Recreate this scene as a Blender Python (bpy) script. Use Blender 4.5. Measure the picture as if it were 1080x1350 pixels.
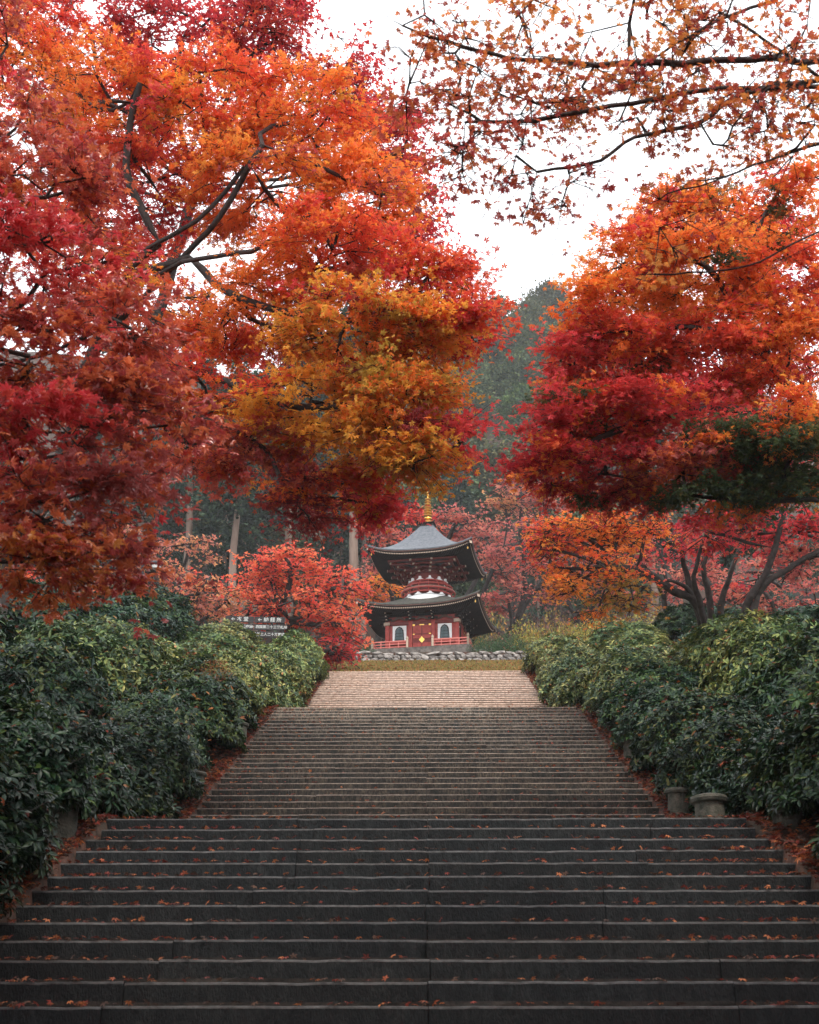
import bpy, math, random
import numpy as np
from mathutils import Vector, Matrix, Euler

random.seed(7); RNG = np.random.default_rng(7)
R = math.radians
for o in list(bpy.data.objects): bpy.data.objects.remove(o)
scn = bpy.context.scene
C = scn.collection

# ------------------------------------------------------------------ camera
FPX = 1700.0; PITCH = R(22.14); YAW = math.atan(23/1700)
EYE = Vector((0, 0, 1.6))
cd = bpy.data.cameras.new('camera'); cam = bpy.data.objects.new('camera', cd); C.objects.link(cam)
cd.sensor_fit = 'VERTICAL'; cd.sensor_height = 36; cd.sensor_width = 36
cd.lens = FPX/1350*36; cd.clip_start = .1; cd.clip_end = 3000
cam.location = EYE; cam.rotation_euler = (math.pi/2+PITCH, 0, YAW)
cd.dof.use_dof = True; cd.dof.focus_distance = 30; cd.dof.aperture_fstop = 4.5
scn.camera = cam
CAMR = Euler((math.pi/2+PITCH, 0, YAW)).to_matrix()

# ------------------------------------------------------------------ sky and light
w = bpy.data.worlds.new('World'); scn.world = w; w.use_nodes = True
nt = w.node_tree; nt.nodes.clear()
sky = nt.nodes.new('ShaderNodeTexSky'); sky.sky_type = 'NISHITA'; sky.sun_disc = False
SUN_EL, SUN_AZ = R(52), R(-158)       # high, soft, from behind the camera's right shoulder
sky.sun_elevation = SUN_EL; sky.sun_rotation = R(158); sky.dust_density = 4
hs = nt.nodes.new('ShaderNodeHueSaturation'); hs.inputs['Saturation'].default_value = .1
bg = nt.nodes.new('ShaderNodeBackground'); bg.inputs['Strength'].default_value = .12
cl = nt.nodes.new('ShaderNodeMixRGB'); cl.inputs[0].default_value = .85; cl.inputs[2].default_value = (13.2, 13.6, 14.2, 1)
wo = nt.nodes.new('ShaderNodeOutputWorld')
nt.links.new(sky.outputs[0], hs.inputs['Color']); nt.links.new(hs.outputs[0], cl.inputs[1])
nt.links.new(cl.outputs[0], bg.inputs[0]); nt.links.new(bg.outputs[0], wo.inputs[0])
sd = bpy.data.lights.new('sun', 'SUN'); sd.energy = 1.5; sd.angle = R(12); sd.color = (1, .9, .78)
sun = bpy.data.objects.new('sun', sd); C.objects.link(sun)
# sun stands towards (x=.37, y=-.93): the light travels away from it
sdir = Vector((math.cos(SUN_EL)*.37, -math.cos(SUN_EL)*.93, math.sin(SUN_EL)))
sun.rotation_euler = sdir.to_track_quat('Z', 'Y').to_euler()
scn.view_settings.view_transform = 'Standard'; scn.view_settings.look = 'None'
scn.view_settings.exposure = .6; scn.view_settings.gamma = 1
try: scn.view_settings.use_curve_mapping = False
except Exception: pass
scn.render.engine = 'CYCLES'
scn.cycles.max_bounces = 7; scn.cycles.transparent_max_bounces = 4
scn.cycles.diffuse_bounces = 4; scn.cycles.transmission_bounces = 4; scn.cycles.volume_bounces = 1

def P(px, py, zc):
    v = CAMR @ Vector(((px-540)/FPX*zc, -(py-675)/FPX*zc, -zc)) + EYE
    return np.array(v)
def zat(py, d):                      # height of a point on the axis, d metres ahead, seen at row py
    return EYE.z + d*math.tan(PITCH-math.atan((py-675)/FPX))

# ------------------------------------------------------------------ materials
def mat(name, col, rough=.8, noise=0, scale=8, col2=None, bump=0, bscale=None, spec=.3, metal=0, objcol=False, stretch=None, thr=(.35, .65), col3=None):
    m = bpy.data.materials.new(name); m.use_nodes = True; n = m.node_tree
    b = n.nodes['Principled BSDF']; b.inputs['Roughness'].default_value = rough
    b.inputs['Specular IOR Level'].default_value = spec; b.inputs['Metallic'].default_value = metal
    tc = n.nodes.new('ShaderNodeNewGeometry'); mp = n.nodes.new('ShaderNodeMapping')
    if stretch: mp.inputs['Scale'].default_value = stretch
    n.links.new(tc.outputs['Position'], mp.inputs['Vector'])
    out = None
    if col2:
        t = n.nodes.new('ShaderNodeTexNoise'); t.inputs['Scale'].default_value = scale; t.inputs['Detail'].default_value = 8
        t.inputs['Roughness'].default_value = .68
        n.links.new(mp.outputs[0], t.inputs['Vector'])
        r = n.nodes.new('ShaderNodeValToRGB'); r.color_ramp.elements[0].position = thr[0]; r.color_ramp.elements[1].position = thr[1]
        r.color_ramp.elements[0].color = (*col, 1); r.color_ramp.elements[1].color = (*col2, 1)
        n.links.new(t.outputs['Fac'], r.inputs[0]); out = r.outputs[0]
        if col3:
            t3 = n.nodes.new('ShaderNodeTexNoise'); t3.inputs['Scale'].default_value = scale*.17; t3.inputs['Detail'].default_value = 6
            n.links.new(mp.outputs[0], t3.inputs['Vector'])
            r3 = n.nodes.new('ShaderNodeValToRGB'); r3.color_ramp.elements[0].position = .45; r3.color_ramp.elements[1].position = .68
            n.links.new(t3.outputs['Fac'], r3.inputs[0])
            mx = n.nodes.new('ShaderNodeMixRGB'); n.links.new(r3.outputs[0], mx.inputs[0]); n.links.new(out, mx.inputs[1])
            mx.inputs[2].default_value = (*col3, 1); out = mx.outputs[0]
    if objcol:
        oi = n.nodes.new('ShaderNodeObjectInfo'); mu = n.nodes.new('ShaderNodeMixRGB'); mu.blend_type = 'MULTIPLY'; mu.inputs[0].default_value = 1
        if out: n.links.new(out, mu.inputs[1])
        else: mu.inputs[1].default_value = (*col, 1)
        n.links.new(oi.outputs['Color'], mu.inputs[2]); out = mu.outputs[0]
    if out: n.links.new(out, b.inputs['Base Color'])
    else: b.inputs['Base Color'].default_value = (*col, 1)
    if bump:
        t2 = n.nodes.new('ShaderNodeTexNoise'); t2.inputs['Scale'].default_value = bscale or scale*4; t2.inputs['Detail'].default_value = 6
        n.links.new(mp.outputs[0], t2.inputs['Vector'])
        bp = n.nodes.new('ShaderNodeBump'); bp.inputs['Strength'].default_value = bump; bp.inputs['Distance'].default_value = .02
        n.links.new(t2.outputs['Fac'], bp.inputs['Height']); n.links.new(bp.outputs[0], b.inputs['Normal'])
    return m

def leaf_mat(name, rough=.4, trans=.4, spec=.4, objcol=False, attr=True):
    m = bpy.data.materials.new(name); m.use_nodes = True; n = m.node_tree
    b = n.nodes['Principled BSDF']; o = n.nodes['Material Output']
    b.inputs['Roughness'].default_value = rough; b.inputs['Specular IOR Level'].default_value = spec
    if attr:
        a = n.nodes.new('ShaderNodeAttribute'); a.attribute_name = 'tint'; c = a.outputs['Color']
    if objcol:
        oi = n.nodes.new('ShaderNodeObjectInfo')
        if attr:
            mu = n.nodes.new('ShaderNodeMixRGB'); mu.blend_type = 'MULTIPLY'; mu.inputs[0].default_value = 1
            n.links.new(c, mu.inputs[1]); n.links.new(oi.outputs['Color'], mu.inputs[2]); c = mu.outputs[0]
        else: c = oi.outputs['Color']
    n.links.new(c, b.inputs['Base Color'])
    t = n.nodes.new('ShaderNodeBsdfTranslucent'); n.links.new(c, t.inputs['Color'])
    mx = n.nodes.new('ShaderNodeMixShader'); mx.inputs[0].default_value = trans
    n.links.new(b.outputs[0], mx.inputs[1]); n.links.new(t.outputs[0], mx.inputs[2]); n.links.new(mx.outputs[0], o.inputs['Surface'])
    return m

M = dict(
    maple=leaf_mat('maple_leaf', .5, .55, .3),
    mapleglossy=leaf_mat('maple_leaf_glossy', .24, .38, 1.0),
    mapleone=leaf_mat('maple_leaf_single', .35, .5, .5, objcol=True, attr=False),
    rhodo=leaf_mat('rhododendron_leaf', .38, .12, .26, objcol=True),
    conifer=leaf_mat('conifer_needles', .7, .1, .15, objcol=True),
    grass=leaf_mat('grass_blade', .6, .3, .2),
    litter=leaf_mat('fallen_leaf', .6, .2, .25),
    bark=mat('maple_bark', (.022, .017, .016), .85, col2=(.06, .05, .045), scale=9, bump=.5, bscale=30),
    barkpale=mat('pale_bark', (.07, .055, .045), .85, col2=(.16, .13, .11), scale=6, bump=.5, bscale=30, stretch=(1, 1, .3)),
    cedar=mat('cedar_bark', (.13, .085, .062), .9, col2=(.26, .19, .15), scale=3, bump=.6, bscale=14, stretch=(1, 1, .12)),
    stone=mat('step_granite', (.035, .036, .035), .8, col2=(.20, .172, .14), scale=30, bump=.8, bscale=80, objcol=True, thr=(.42, .62), col3=(.028, .034, .034), stretch=(1, 1, .4)),
    edge=mat('worn_step_edge', (.12, .095, .08), .75, col2=(.38, .31, .27), scale=14, bump=.3, bscale=50),
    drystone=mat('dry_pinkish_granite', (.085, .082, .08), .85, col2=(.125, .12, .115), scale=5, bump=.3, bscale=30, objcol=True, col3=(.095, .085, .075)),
    foot=mat('step_foot_shadow', (.008, .009, .008), .8, col2=(.04, .032, .026), scale=12, bump=.4, bscale=50),  # dark strip along the riser foot, painting in a shadow line
    post=mat('mossy_stone', (.025, .03, .022), .9, col2=(.10, .09, .07), scale=9, bump=.7, bscale=40),
    rock=mat('grey_wall_stone', (.13, .12, .115), .85, col2=(.42, .39, .36), scale=5, bump=.6, bscale=20, objcol=True),
    soil=mat('forest_soil', (.02, .014, .011), .95, col2=(.09, .038, .024), scale=9, bump=.8, bscale=14, col3=(.03, .024, .014)),
    red=mat('vermilion_paint', (.27, .03, .022), .5, col2=(.4, .06, .045), scale=6),
    darkred=mat('dark_red_paint', (.13, .018, .014), .55, col2=(.2, .032, .025), scale=5),
    pinkred=mat('faded_red_paint', (.5, .12, .1), .6, col2=(.62, .2, .16), scale=6),
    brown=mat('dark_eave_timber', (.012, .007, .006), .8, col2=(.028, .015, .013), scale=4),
    fascia=mat('eave_edge_timber', (.09, .045, .034), .6, col2=(.15, .08, .06), scale=5),
    bark_roof=mat('grey_copper_roof', (.06, .068, .08), .6, col2=(.13, .14, .16), scale=7, bump=.35, bscale=24, spec=.5),
    lowroof=mat('dark_lower_roof', (.045, .045, .04), .6, col2=(.10, .10, .085), scale=6, bump=.3, bscale=20),
    plaster=mat('white_plaster', (.78, .77, .75), .8, col2=(.85, .84, .82), scale=5),
    gold=mat('gilt_metal', (.85, .5, .12), .32, metal=.85),
    grille=mat('window_grille', (.10, .16, .17), .5, col2=(.16, .23, .24), scale=5),
    white=mat('white_letter_paint', (.5, .5, .48), .6),
    board=mat('dark_sign_board', (.018, .014, .015), .6, col2=(.03, .024, .024), scale=12, bump=.2),
    iron=mat('dark_iron', (.03, .03, .035), .5, metal=.3),
    glass=mat('lamp_glass', (.6, .62, .6), .25),
    pale=mat('pale_cap', (.42, .32, .24), .6),
)

def edge_material():
    m = M['edge']; n = m.node_tree; b = n.nodes['Principled BSDF']; src = b.inputs['Base Color'].links[0].from_socket
    oi = n.nodes.new('ShaderNodeObjectInfo'); g = n.nodes.new('ShaderNodeGamma'); g.inputs['Gamma'].default_value = .6
    mu = n.nodes.new('ShaderNodeMixRGB'); mu.blend_type = 'MULTIPLY'; mu.inputs[0].default_value = 1
    n.links.new(oi.outputs['Color'], g.inputs['Color']); n.links.new(src, mu.inputs[1]); n.links.new(g.outputs[0], mu.inputs[2]); n.links.new(mu.outputs[0], b.inputs['Base Color'])
edge_material()
# ------------------------------------------------------------------ object helpers
def tag(o, label=None, cat=None, group=None, kind=None):
    if label: o['label'] = label
    if cat: o['category'] = cat
    if group: o['group'] = group
    if kind: o['kind'] = kind
    return o
def link(name, data, parent=None, loc=None, rot=None, scale=None):
    o = bpy.data.objects.new(name, data); C.objects.link(o)
    if parent is not None: o.parent = parent
    if loc is not None: o.location = loc
    if rot is not None: o.rotation_euler = rot
    if scale is not None: o.scale = scale
    return o
def empty(name, loc, rz=0):
    o = link(name, None, loc=tuple(loc)); o.rotation_euler = (0, 0, rz); o.empty_display_size = .2; return o
def mesh_np(name, verts, faces, mats, col=None, smooth=False, midx=None):
    """faces: (F,k) int array"""
    me = bpy.data.meshes.new(name)
    verts = np.asarray(verts, np.float32); faces = np.asarray(faces, np.int32)
    F, k = faces.shape
    me.vertices.add(len(verts)); me.vertices.foreach_set('co', verts.ravel())
    me.loops.add(F*k); me.loops.foreach_set('vertex_index', faces.ravel())
    me.polygons.add(F); me.polygons.foreach_set('loop_start', np.arange(0, F*k, k, dtype=np.int32))
    me.polygons.foreach_set('loop_total', np.full(F, k, np.int32))
    if midx is not None: me.polygons.foreach_set('material_index', np.asarray(midx, np.int32))
    me.polygons.foreach_set('use_smooth', np.full(F, smooth, bool))
    for m in (mats if isinstance(mats, (list, tuple)) else [mats]): me.materials.append(m)
    if col is not None:
        a = me.color_attributes.new('tint', 'FLOAT_COLOR', 'POINT')
        c4 = np.ones((len(verts), 4), np.float32); c4[:, :3] = col
        a.data.foreach_set('color', c4.ravel())
    me.update(calc_edges=True); me.validate()
    return me

class MB:
    """collects simple solids into one mesh"""
    def __init__(s): s.v = []; s.f = []; s.m = []; s.mi = 0
    def add(s, vs, fs):
        b = len(s.v); s.v += [tuple(v) for v in vs]; s.f += [tuple(i+b for i in f) for f in fs]; s.m += [s.mi]*len(fs); return s
    def box(s, x0, x1, y0, y1, z0, z1, mtx=None):
        vs = [Vector((x, y, z)) for z in (z0, z1) for y in (y0, y1) for x in (x0, x1)]
        if mtx is not None: vs = [mtx @ v for v in vs]
        return s.add(vs, [(0, 2, 3, 1), (4, 5, 7, 6), (0, 1, 5, 4), (1, 3, 7, 5), (3, 2, 6, 7), (2, 0, 4, 6)])
    def bar(s, a, b, w, h=None):
        a = Vector(a); b = Vector(b); h = h or w; d = (b-a); L = d.length
        q = d.to_track_quat('Y', 'Z').to_matrix().to_4x4(); q.translation = a
        return s.box(-w/2, w/2, 0, L, -h/2, h/2, q)
    def lathe(s, prof, n=24, ctr=(0, 0, 0), cap=True):
        vs = []; fs = []
        for (r, z) in prof:
            for k in range(n):
                a = 2*math.pi*k/n; vs.append((ctr[0]+r*math.cos(a), ctr[1]+r*math.sin(a), ctr[2]+z))
        for i in range(len(prof)-1):
            for k in range(n):
                k2 = (k+1) % n; fs.append((i*n+k, i*n+k2, (i+1)*n+k2, (i+1)*n+k))
        if cap: fs.append(tuple(range(n))[::-1]); fs.append(tuple((len(prof)-1)*n+k for k in range(n)))
        return s.add(vs, fs)
    def build(s, name, mats, parent=None, smooth=False, bevel=0, mesh_only=False):
        me = bpy.data.meshes.new(name); me.from_pydata(s.v, [], s.f)
        for m in (mats if isinstance(mats, (list, tuple)) else [mats]): me.materials.append(m)
        me.polygons.foreach_set('material_index', s.m)
        me.polygons.foreach_set('use_smooth', [smooth]*len(s.f)); me.update()
        if smooth: me.set_sharp_from_angle(angle=R(40))
        if mesh_only: return me
        o = link(name, me, parent)
        if bevel:
            bv = o.modifiers.new('bevel', 'BEVEL'); bv.width = bevel; bv.segments = 1
        return o

# ------------------------------------------------------------------ terrain
G, RI, HW = .42, .168, 3.45
NEAR = (5.47, 22, .11)         # first riser y, steps, ground below
MID = (17.65, 29, 3.806)
UPP = (32.69, 30, 8.678)
YTOP, ZTOP = 44.87, 13.718
LINE = np.array([(-80, .11), (5.05, .11), (14.29, 3.806), (17.23, 3.806), (29.41, 8.678), (32.27, 8.678), (44.87, 13.718),
                 (46, 13.95), (57.9, zat(872, 57.9)), (58.5, zat(859, 58.4)), (60, 18.4), (80, 19.2), (96, 22), (185, 101), (215, 108), (260, 112), (420, 60), (900, 30)])
def zline(y): return np.interp(y, LINE[:, 0], LINE[:, 1])
def nz(x, y, z=0, s=1.0, seed=0):
    """smooth pseudo noise, about -1..1"""
    x = np.asarray(x)*s; y = np.asarray(y)*s; z = np.asarray(z)*s; r = 0; k = seed*1.7
    for i, (a, b, c) in enumerate(((1, .6, .8), (-.7, 1.1, .5), (.5, -.9, 1.2), (1.7, 1.3, -1.1), (-2.1, 1.6, 1.9))):
        r = r + np.sin(a*x+b*y+c*z+k+i*2.1)*(1 if i < 3 else .6)
    return r/3.2
def gz(x, y):
    x = np.asarray(x, float); y = np.asarray(y, float)
    sm = sum(zline(y+d) for d in (-1.2, -.6, 0, .6, 1.2))/5
    sm = np.where(y > 50, zline(y), sm)
    ax = np.abs(x)
    base = zline(y)
    out = np.clip((ax-HW-.1)/.6, 0, 1)
    bank = np.clip(ax-HW-.3, 0, 7)*.24*np.clip((52-y)/8, 0, 1)*np.clip((y-2)/6, 0, 1)
    z = base*(1-out)+sm*out+bank
    under = (ax < HW+.02) & (y > 5.2) & (y < 44.95)
    z = np.where(under, base-.42, z)
    z = z+.12*nz(x, y, 0, .6)*np.clip((ax-HW-1)/3, 0, 1)
    far = np.clip((y-95)/40, 0, 1)
    z = z+far*(9*nz(x, y, 0, .028, 3)+3*nz(x, y, 0, .09, 5))
    return z
xs = np.concatenate([-np.geomspace(400, 12, 34), np.linspace(-11.5, -4.2, 22), [-3.9, -3.7, -3.6, -3.5, -3.42], np.linspace(-3, 3, 7), [3.42, 3.5, 3.6, 3.7, 3.9], np.linspace(4.2, 11.5, 22), np.geomspace(12, 400, 34)])
ys = np.concatenate([np.linspace(-60, 4, 16), [5.0, 5.3], np.linspace(5.7, 44.6, 94), [44.9, 45.0, 45.3], np.linspace(46, 57.6, 12), [57.9, 58.2, 58.5, 58.8], np.linspace(60, 98, 38), np.geomspace(101, 900, 60)])
X, Y = np.meshgrid(xs, ys); Z = gz(X, Y)
nx, ny = len(xs), len(ys)
ii, jj = np.meshgrid(np.arange(nx-1), np.arange(ny-1)); a0 = (jj*nx+ii).ravel()
o = link('ground', mesh_np('ground', np.stack([X.ravel(), Y.ravel(), Z.ravel()], 1), np.stack([a0, a0+1, a0+nx+1, a0+nx], 1), M['soil'], smooth=True))
tag(o, 'brown leaf-strewn earth of the banks and the hill', kind='structure')

# ------------------------------------------------------------------ stone stairs
def block_mesh(seed, dry=False):
    r = random.Random(seed); n = 15; mb = MB(); rings = []
    for i in range(n):
        x = -.5+i/(n-1); d = r.uniform(-.007, .006)+(.02 if r.random() < .06 else 0); e = r.uniform(-.0025, .002)-(.006 if r.random() < .07 else 0)
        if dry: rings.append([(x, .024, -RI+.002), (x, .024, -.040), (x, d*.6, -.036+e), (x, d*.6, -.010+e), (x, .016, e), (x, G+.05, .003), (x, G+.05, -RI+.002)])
        else: rings.append([(x, .004+d*.5, -RI+.002), (x, 0+d, -RI+.036), (x, 0+d, -.017+e), (x, .007+d, -.004+e), (x, .018+d, e), (x, G+.05, .003), (x, G+.05, -RI+.002)])
    vs = [p for q in rings for p in q]; k = 7; fs = []; ms = []
    for i in range(n-1):
        for j in range(k):
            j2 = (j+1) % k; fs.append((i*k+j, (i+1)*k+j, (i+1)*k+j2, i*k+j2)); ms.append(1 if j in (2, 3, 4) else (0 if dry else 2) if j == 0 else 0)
    fs += [tuple(range(k))[::-1], tuple((n-1)*k+j for j in range(k))]; ms += [0, 0]
    me = bpy.data.meshes.new('stone_block'); me.from_pydata(vs, [], fs)
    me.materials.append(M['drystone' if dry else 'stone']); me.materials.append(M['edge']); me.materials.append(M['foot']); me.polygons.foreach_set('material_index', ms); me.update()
    return me
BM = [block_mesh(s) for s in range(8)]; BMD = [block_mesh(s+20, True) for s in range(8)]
rs = random.Random(3)
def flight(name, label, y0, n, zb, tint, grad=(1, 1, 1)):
    root = empty(name, (0, y0, zb)); tag(root, label, kind='structure')
    jl, jr = rs.uniform(-1.9, -1.5), rs.uniform(1.5, 1.9)
    for i in range(n):
        jl += rs.uniform(-.1, .1); jr += rs.uniform(-.1, .1)
        if rs.random() < .35: jl = rs.uniform(-2.3, -1.2)
        if rs.random() < .35: jr = rs.uniform(1.2, 2.4)
        jl = min(max(jl, -2.5), -1); jr = max(min(jr, 2.5), 1)
        cuts = [-HW-rs.uniform(0, .12), jl, rs.uniform(-.02, .02) , jr, HW+rs.uniform(0, .12)]
        last = i == n-1
        for a, b in zip(cuts, cuts[1:]):
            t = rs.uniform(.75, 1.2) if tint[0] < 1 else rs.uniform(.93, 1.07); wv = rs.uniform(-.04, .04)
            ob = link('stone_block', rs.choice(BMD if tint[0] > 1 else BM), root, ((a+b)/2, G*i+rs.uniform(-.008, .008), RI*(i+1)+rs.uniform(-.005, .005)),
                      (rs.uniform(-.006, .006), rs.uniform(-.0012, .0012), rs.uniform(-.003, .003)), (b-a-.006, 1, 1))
            q = t*np.interp(i/(n-1), (0, .7, 1), grad); ob.color = (tint[0]*q*(1+wv), tint[1]*q, tint[2]*q*(1-wv), 1)  # own stone tone, with shade below and open light above painted in
    return root
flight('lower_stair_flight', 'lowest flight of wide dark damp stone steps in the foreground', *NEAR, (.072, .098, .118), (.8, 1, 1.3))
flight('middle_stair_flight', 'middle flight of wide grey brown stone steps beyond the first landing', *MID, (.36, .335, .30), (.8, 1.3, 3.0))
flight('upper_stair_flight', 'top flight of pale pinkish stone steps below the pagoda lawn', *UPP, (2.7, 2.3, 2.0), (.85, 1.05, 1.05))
def slabs(name, label, y0, y1, z, tint):
    root = empty(name, (0, y0, z)); tag(root, label, kind='structure')
    ncol = 5; nrow = max(1, round((y1-y0)/.9))
    for r_ in range(nrow):
        for c in range(ncol):
            x0 = -HW-.05+c*(2*HW+.1)/ncol; yy = (y1-y0)/nrow
            mb = MB(); mb.box(.006, (2*HW+.1)/ncol-.006, .006, yy-.006, -.2, -.012+rs.uniform(-.004, .004))
            ob = mb.build('paving_slab', M['stone'], root); ob.location = (x0, r_*yy, 0); t = rs.uniform(.8, 1.2); ob.color = (tint*t, tint*t, tint*t, 1)
slabs('lower_landing', 'paved stone landing between the first and second flights', 14.29+G+.052, 17.65-.004, 3.806, 1)
slabs('upper_landing', 'paved stone landing between the second and third flights', 29.41+G+.052, 32.69-.004, 8.678, 1.6)

# ------------------------------------------------------------------ leaf templates
def maple_tpl(lobes=5, fold=.12):
    vs = [(0, 0, 0)]; fs = []
    if lobes == 5: angs = [90, 38, 142, -18, 198]; lens = [1, .86, .86, .55, .55]
    elif lobes == 7: angs = [90, 45, 135, 3, 177, -38, 218]; lens = [1, .92, .92, .75, .75, .42, .42]
    else: angs = [90, 25, 155]; lens = [1, .8, .8]
    for a, L in zip(angs, lens):
        b = len(vs); wd = .17 if lobes > 3 else .26; a = R(a); d = np.array((math.cos(a), math.sin(a))); p = np.array((-d[1], d[0]))
        m = d*L*.45
        vs += [(*(m+p*wd), fold*.6), (*(d*L), -fold), (*(m-p*wd), fold*.6)]; fs.append((0, b+2, b+1, b))
    return np.array(vs, np.float32), np.array(fs)
TPL7, TPL5, TPL3 = maple_tpl(7), maple_tpl(5), maple_tpl(3)
LONG = (np.array([(0, 0, 0), (.16, .3, .03), (.17, .65, .02), (0, 1, -.13), (-.17, .65, .02), (-.16, .3, .03), (0, .45, -.025)], np.float32),
        np.array([(0, 1, 6, 5), (1, 2, 3, 6), (6, 3, 4, 5)]))
QUADC = (np.array([(0, 0, 0), (.3, .5, .05), (0, 1, -.05), (-.3, .5, .05)], np.float32), np.array([(0, 1, 2, 3)]))

def unit(v): return v/np.maximum(np.linalg.norm(v, axis=-1, keepdims=True), 1e-9)
def frames(nrm, fwd):
    z = unit(nrm); y = unit(fwd-z*(fwd*z).sum(-1, keepdims=True)); x = np.cross(y, z); return x, y, z
def leaves(name, pos, nrm, fwd, size, col, tpl, m):
    x, y, z = frames(nrm, fwd); tv, tf = tpl; N, V = len(pos), len(tv)
    s = size[:, None, None]
    v = pos[:, None]+s*(tv[None, :, 0:1]*x[:, None]+tv[None, :, 1:2]*y[:, None]+tv[None, :, 2:3]*z[:, None])
    f = (tf[None]+(np.arange(N)*V)[:, None, None]).reshape(-1, tf.shape[1])
    return mesh_np(name, v.reshape(-1, 3), f, m, np.repeat(col, V, 0))

PAL = dict(
    crimson=[(.62, .035, .04), (.72, .06, .05), (.48, .022, .035), (.74, .10, .05)],
    pinkred=[(.80, .08, .085), (.72, .06, .06), (.82, .14, .09)],
    red=[(.80, .10, .035), (.84, .17, .04), (.70, .055, .035), (.66, .05, .04)],
    orange=[(.90, .24, .03), (.92, .32, .04), (.86, .16, .03), (.80, .10, .03)],
    bright=[(.92, .30, .035), (.94, .40, .05), (.90, .22, .03), (.92, .27, .04)],
    gold=[(.92, .48, .045), (.94, .40, .04), (.84, .44, .05), (.88, .24, .03), (.62, .40, .05)],
    maroon=[(.32, .03, .03), (.44, .05, .03), (.26, .025, .025), (.52, .10, .035)],
    rust=[(.62, .15, .04), (.74, .24, .05), (.52, .09, .04), (.80, .32, .06)],
    green=[(.06, .095, .025), (.09, .13, .03), (.045, .08, .025), (.17, .14, .03)],
    olive=[(.42, .26, .04), (.56, .27, .04), (.32, .24, .04), (.66, .22, .04)],
    coral=[(.86, .15, .07), (.90, .24, .09), (.80, .09, .05), (.84, .12, .07)],
    pale=[(.74, .30, .14), (.80, .38, .15), (.66, .20, .11), (.70, .26, .18)],
    dusty=[(.64, .17, .12), (.70, .24, .15), (.54, .11, .09), (.58, .16, .13)],
    dark=[(.62, .12, .07), (.74, .17, .07), (.50, .075, .06), (.78, .22, .07), (.44, .09, .07)],
    shrub=[(.24, .22, .05), (.38, .24, .05), (.16, .18, .045), (.30, .27, .07)],
)
def pal_cols(name, pos, rng):
    p = np.array(PAL[name]); n = len(p)
    t = (nz(pos[:, 0], pos[:, 1], pos[:, 2], 2.2, len(name))*.5+.5)*n+rng.normal(0, .7, len(pos))
    c = p[np.clip(t.astype(int), 0, n-1)]
    return c*rng.uniform(.78, 1.08, (len(pos), 1))+np.array((.012, .014, .022))

class Skel:
    def __init__(s, rng): s.p = []; s.par = []; s.g = []; s.rng = rng
    def add(s, pt, par, g): s.p.append(np.array(pt, float)); s.par.append(par); s.g.append(g); return len(s.p)-1
    def chain(s, i, pts, g, step=.5, wig=.05):
        """follow a path of points starting at node i"""
        cur = s.p[i]
        for q in pts:
            q = np.array(q, float); L = np.linalg.norm(q-cur); n = max(1, int(round(L/step)))
            for k in range(1, n+1):
                w_ = s.rng.normal(0, wig*L/n, 3) if k < n or True else 0
                i = s.add(cur+(q-cur)*k/n+w_, i, g)
            cur = q
        return i
    def grow(s, target, g, step, bend=.15, among=None, back=0):
        arr = np.array(s.p); idx = np.array([k for k in range(len(arr)) if among is None or s.g[k] in among])
        d = np.linalg.norm(arr[idx]-target, axis=1)
        i = int(idx[np.argmin(d)]); a = s.p[i]; L = float(d.min())
        n = max(1, int(round(L/step))); off = s.rng.normal(0, 1, 3); off[2] = abs(off[2])*-.6; off *= bend*L
        for k in range(1, n+1):
            t = k/n; i = s.add(a+(target-a)*t+off*math.sin(math.pi*t)+s.rng.normal(0, .03*L/n, 3)*(k < n), i, g)
        return i
    def stem(s, ids, r0, r1):
        for k, i in enumerate(ids): s.r[i] = max(s.r[i], r0+(r1-r0)*k/max(1, len(ids)-1))
    def radii(s, tip, power=2.35, cap=9):
        n = len(s.p); acc = np.zeros(n); nch = np.zeros(n, int)
        for i in range(n-1, -1, -1):
            if nch[i] == 0: acc[i] = tip**power
            if s.par[i] >= 0: acc[s.par[i]] += acc[i]; nch[s.par[i]] += 1
        s.r = np.minimum(acc**(1/power), cap); return s.r
    def mesh(s, name, sel, m, sides=5):
        pts = np.array(s.p); par = np.array(s.par); e = np.array([i for i in sel if par[i] >= 0])
        if not len(e): return None
        d = np.zeros_like(pts); has = par >= 0; d[has] = pts[has]-pts[par[has]]
        for i in np.where(~has)[0]:
            ch = np.where(par == i)[0]; d[i] = d[ch[0]] if len(ch) else (0, 0, 1)
        d = unit(d); ref = np.array((.31, .92, .23)); x = unit(np.cross(d, ref)); y = np.cross(d, x)
        a = np.arange(sides)*2*math.pi/sides; ca, sa = np.cos(a)[None, :, None], np.sin(a)[None, :, None]
        ring = lambda idx, r: pts[idx][:, None]+r[:, None, None]*(ca*x[idx][:, None]+sa*y[idx][:, None])
        r1 = s.r[e]; r0 = np.minimum(s.r[par[e]], r1*1.35+.002)
        A = ring(par[e], r0); B = ring(e, r1); n = len(e)
        v = np.concatenate([A, B], 1).reshape(-1, 3); k = np.arange(sides); k2 = (k+1) % sides
        f = np.stack([k, k2, k2+sides, k+sides], 1)[None]+(np.arange(n)*2*sides)[:, None, None]
        return mesh_np(name, v, f.reshape(-1, 4), m, smooth=True)

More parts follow.
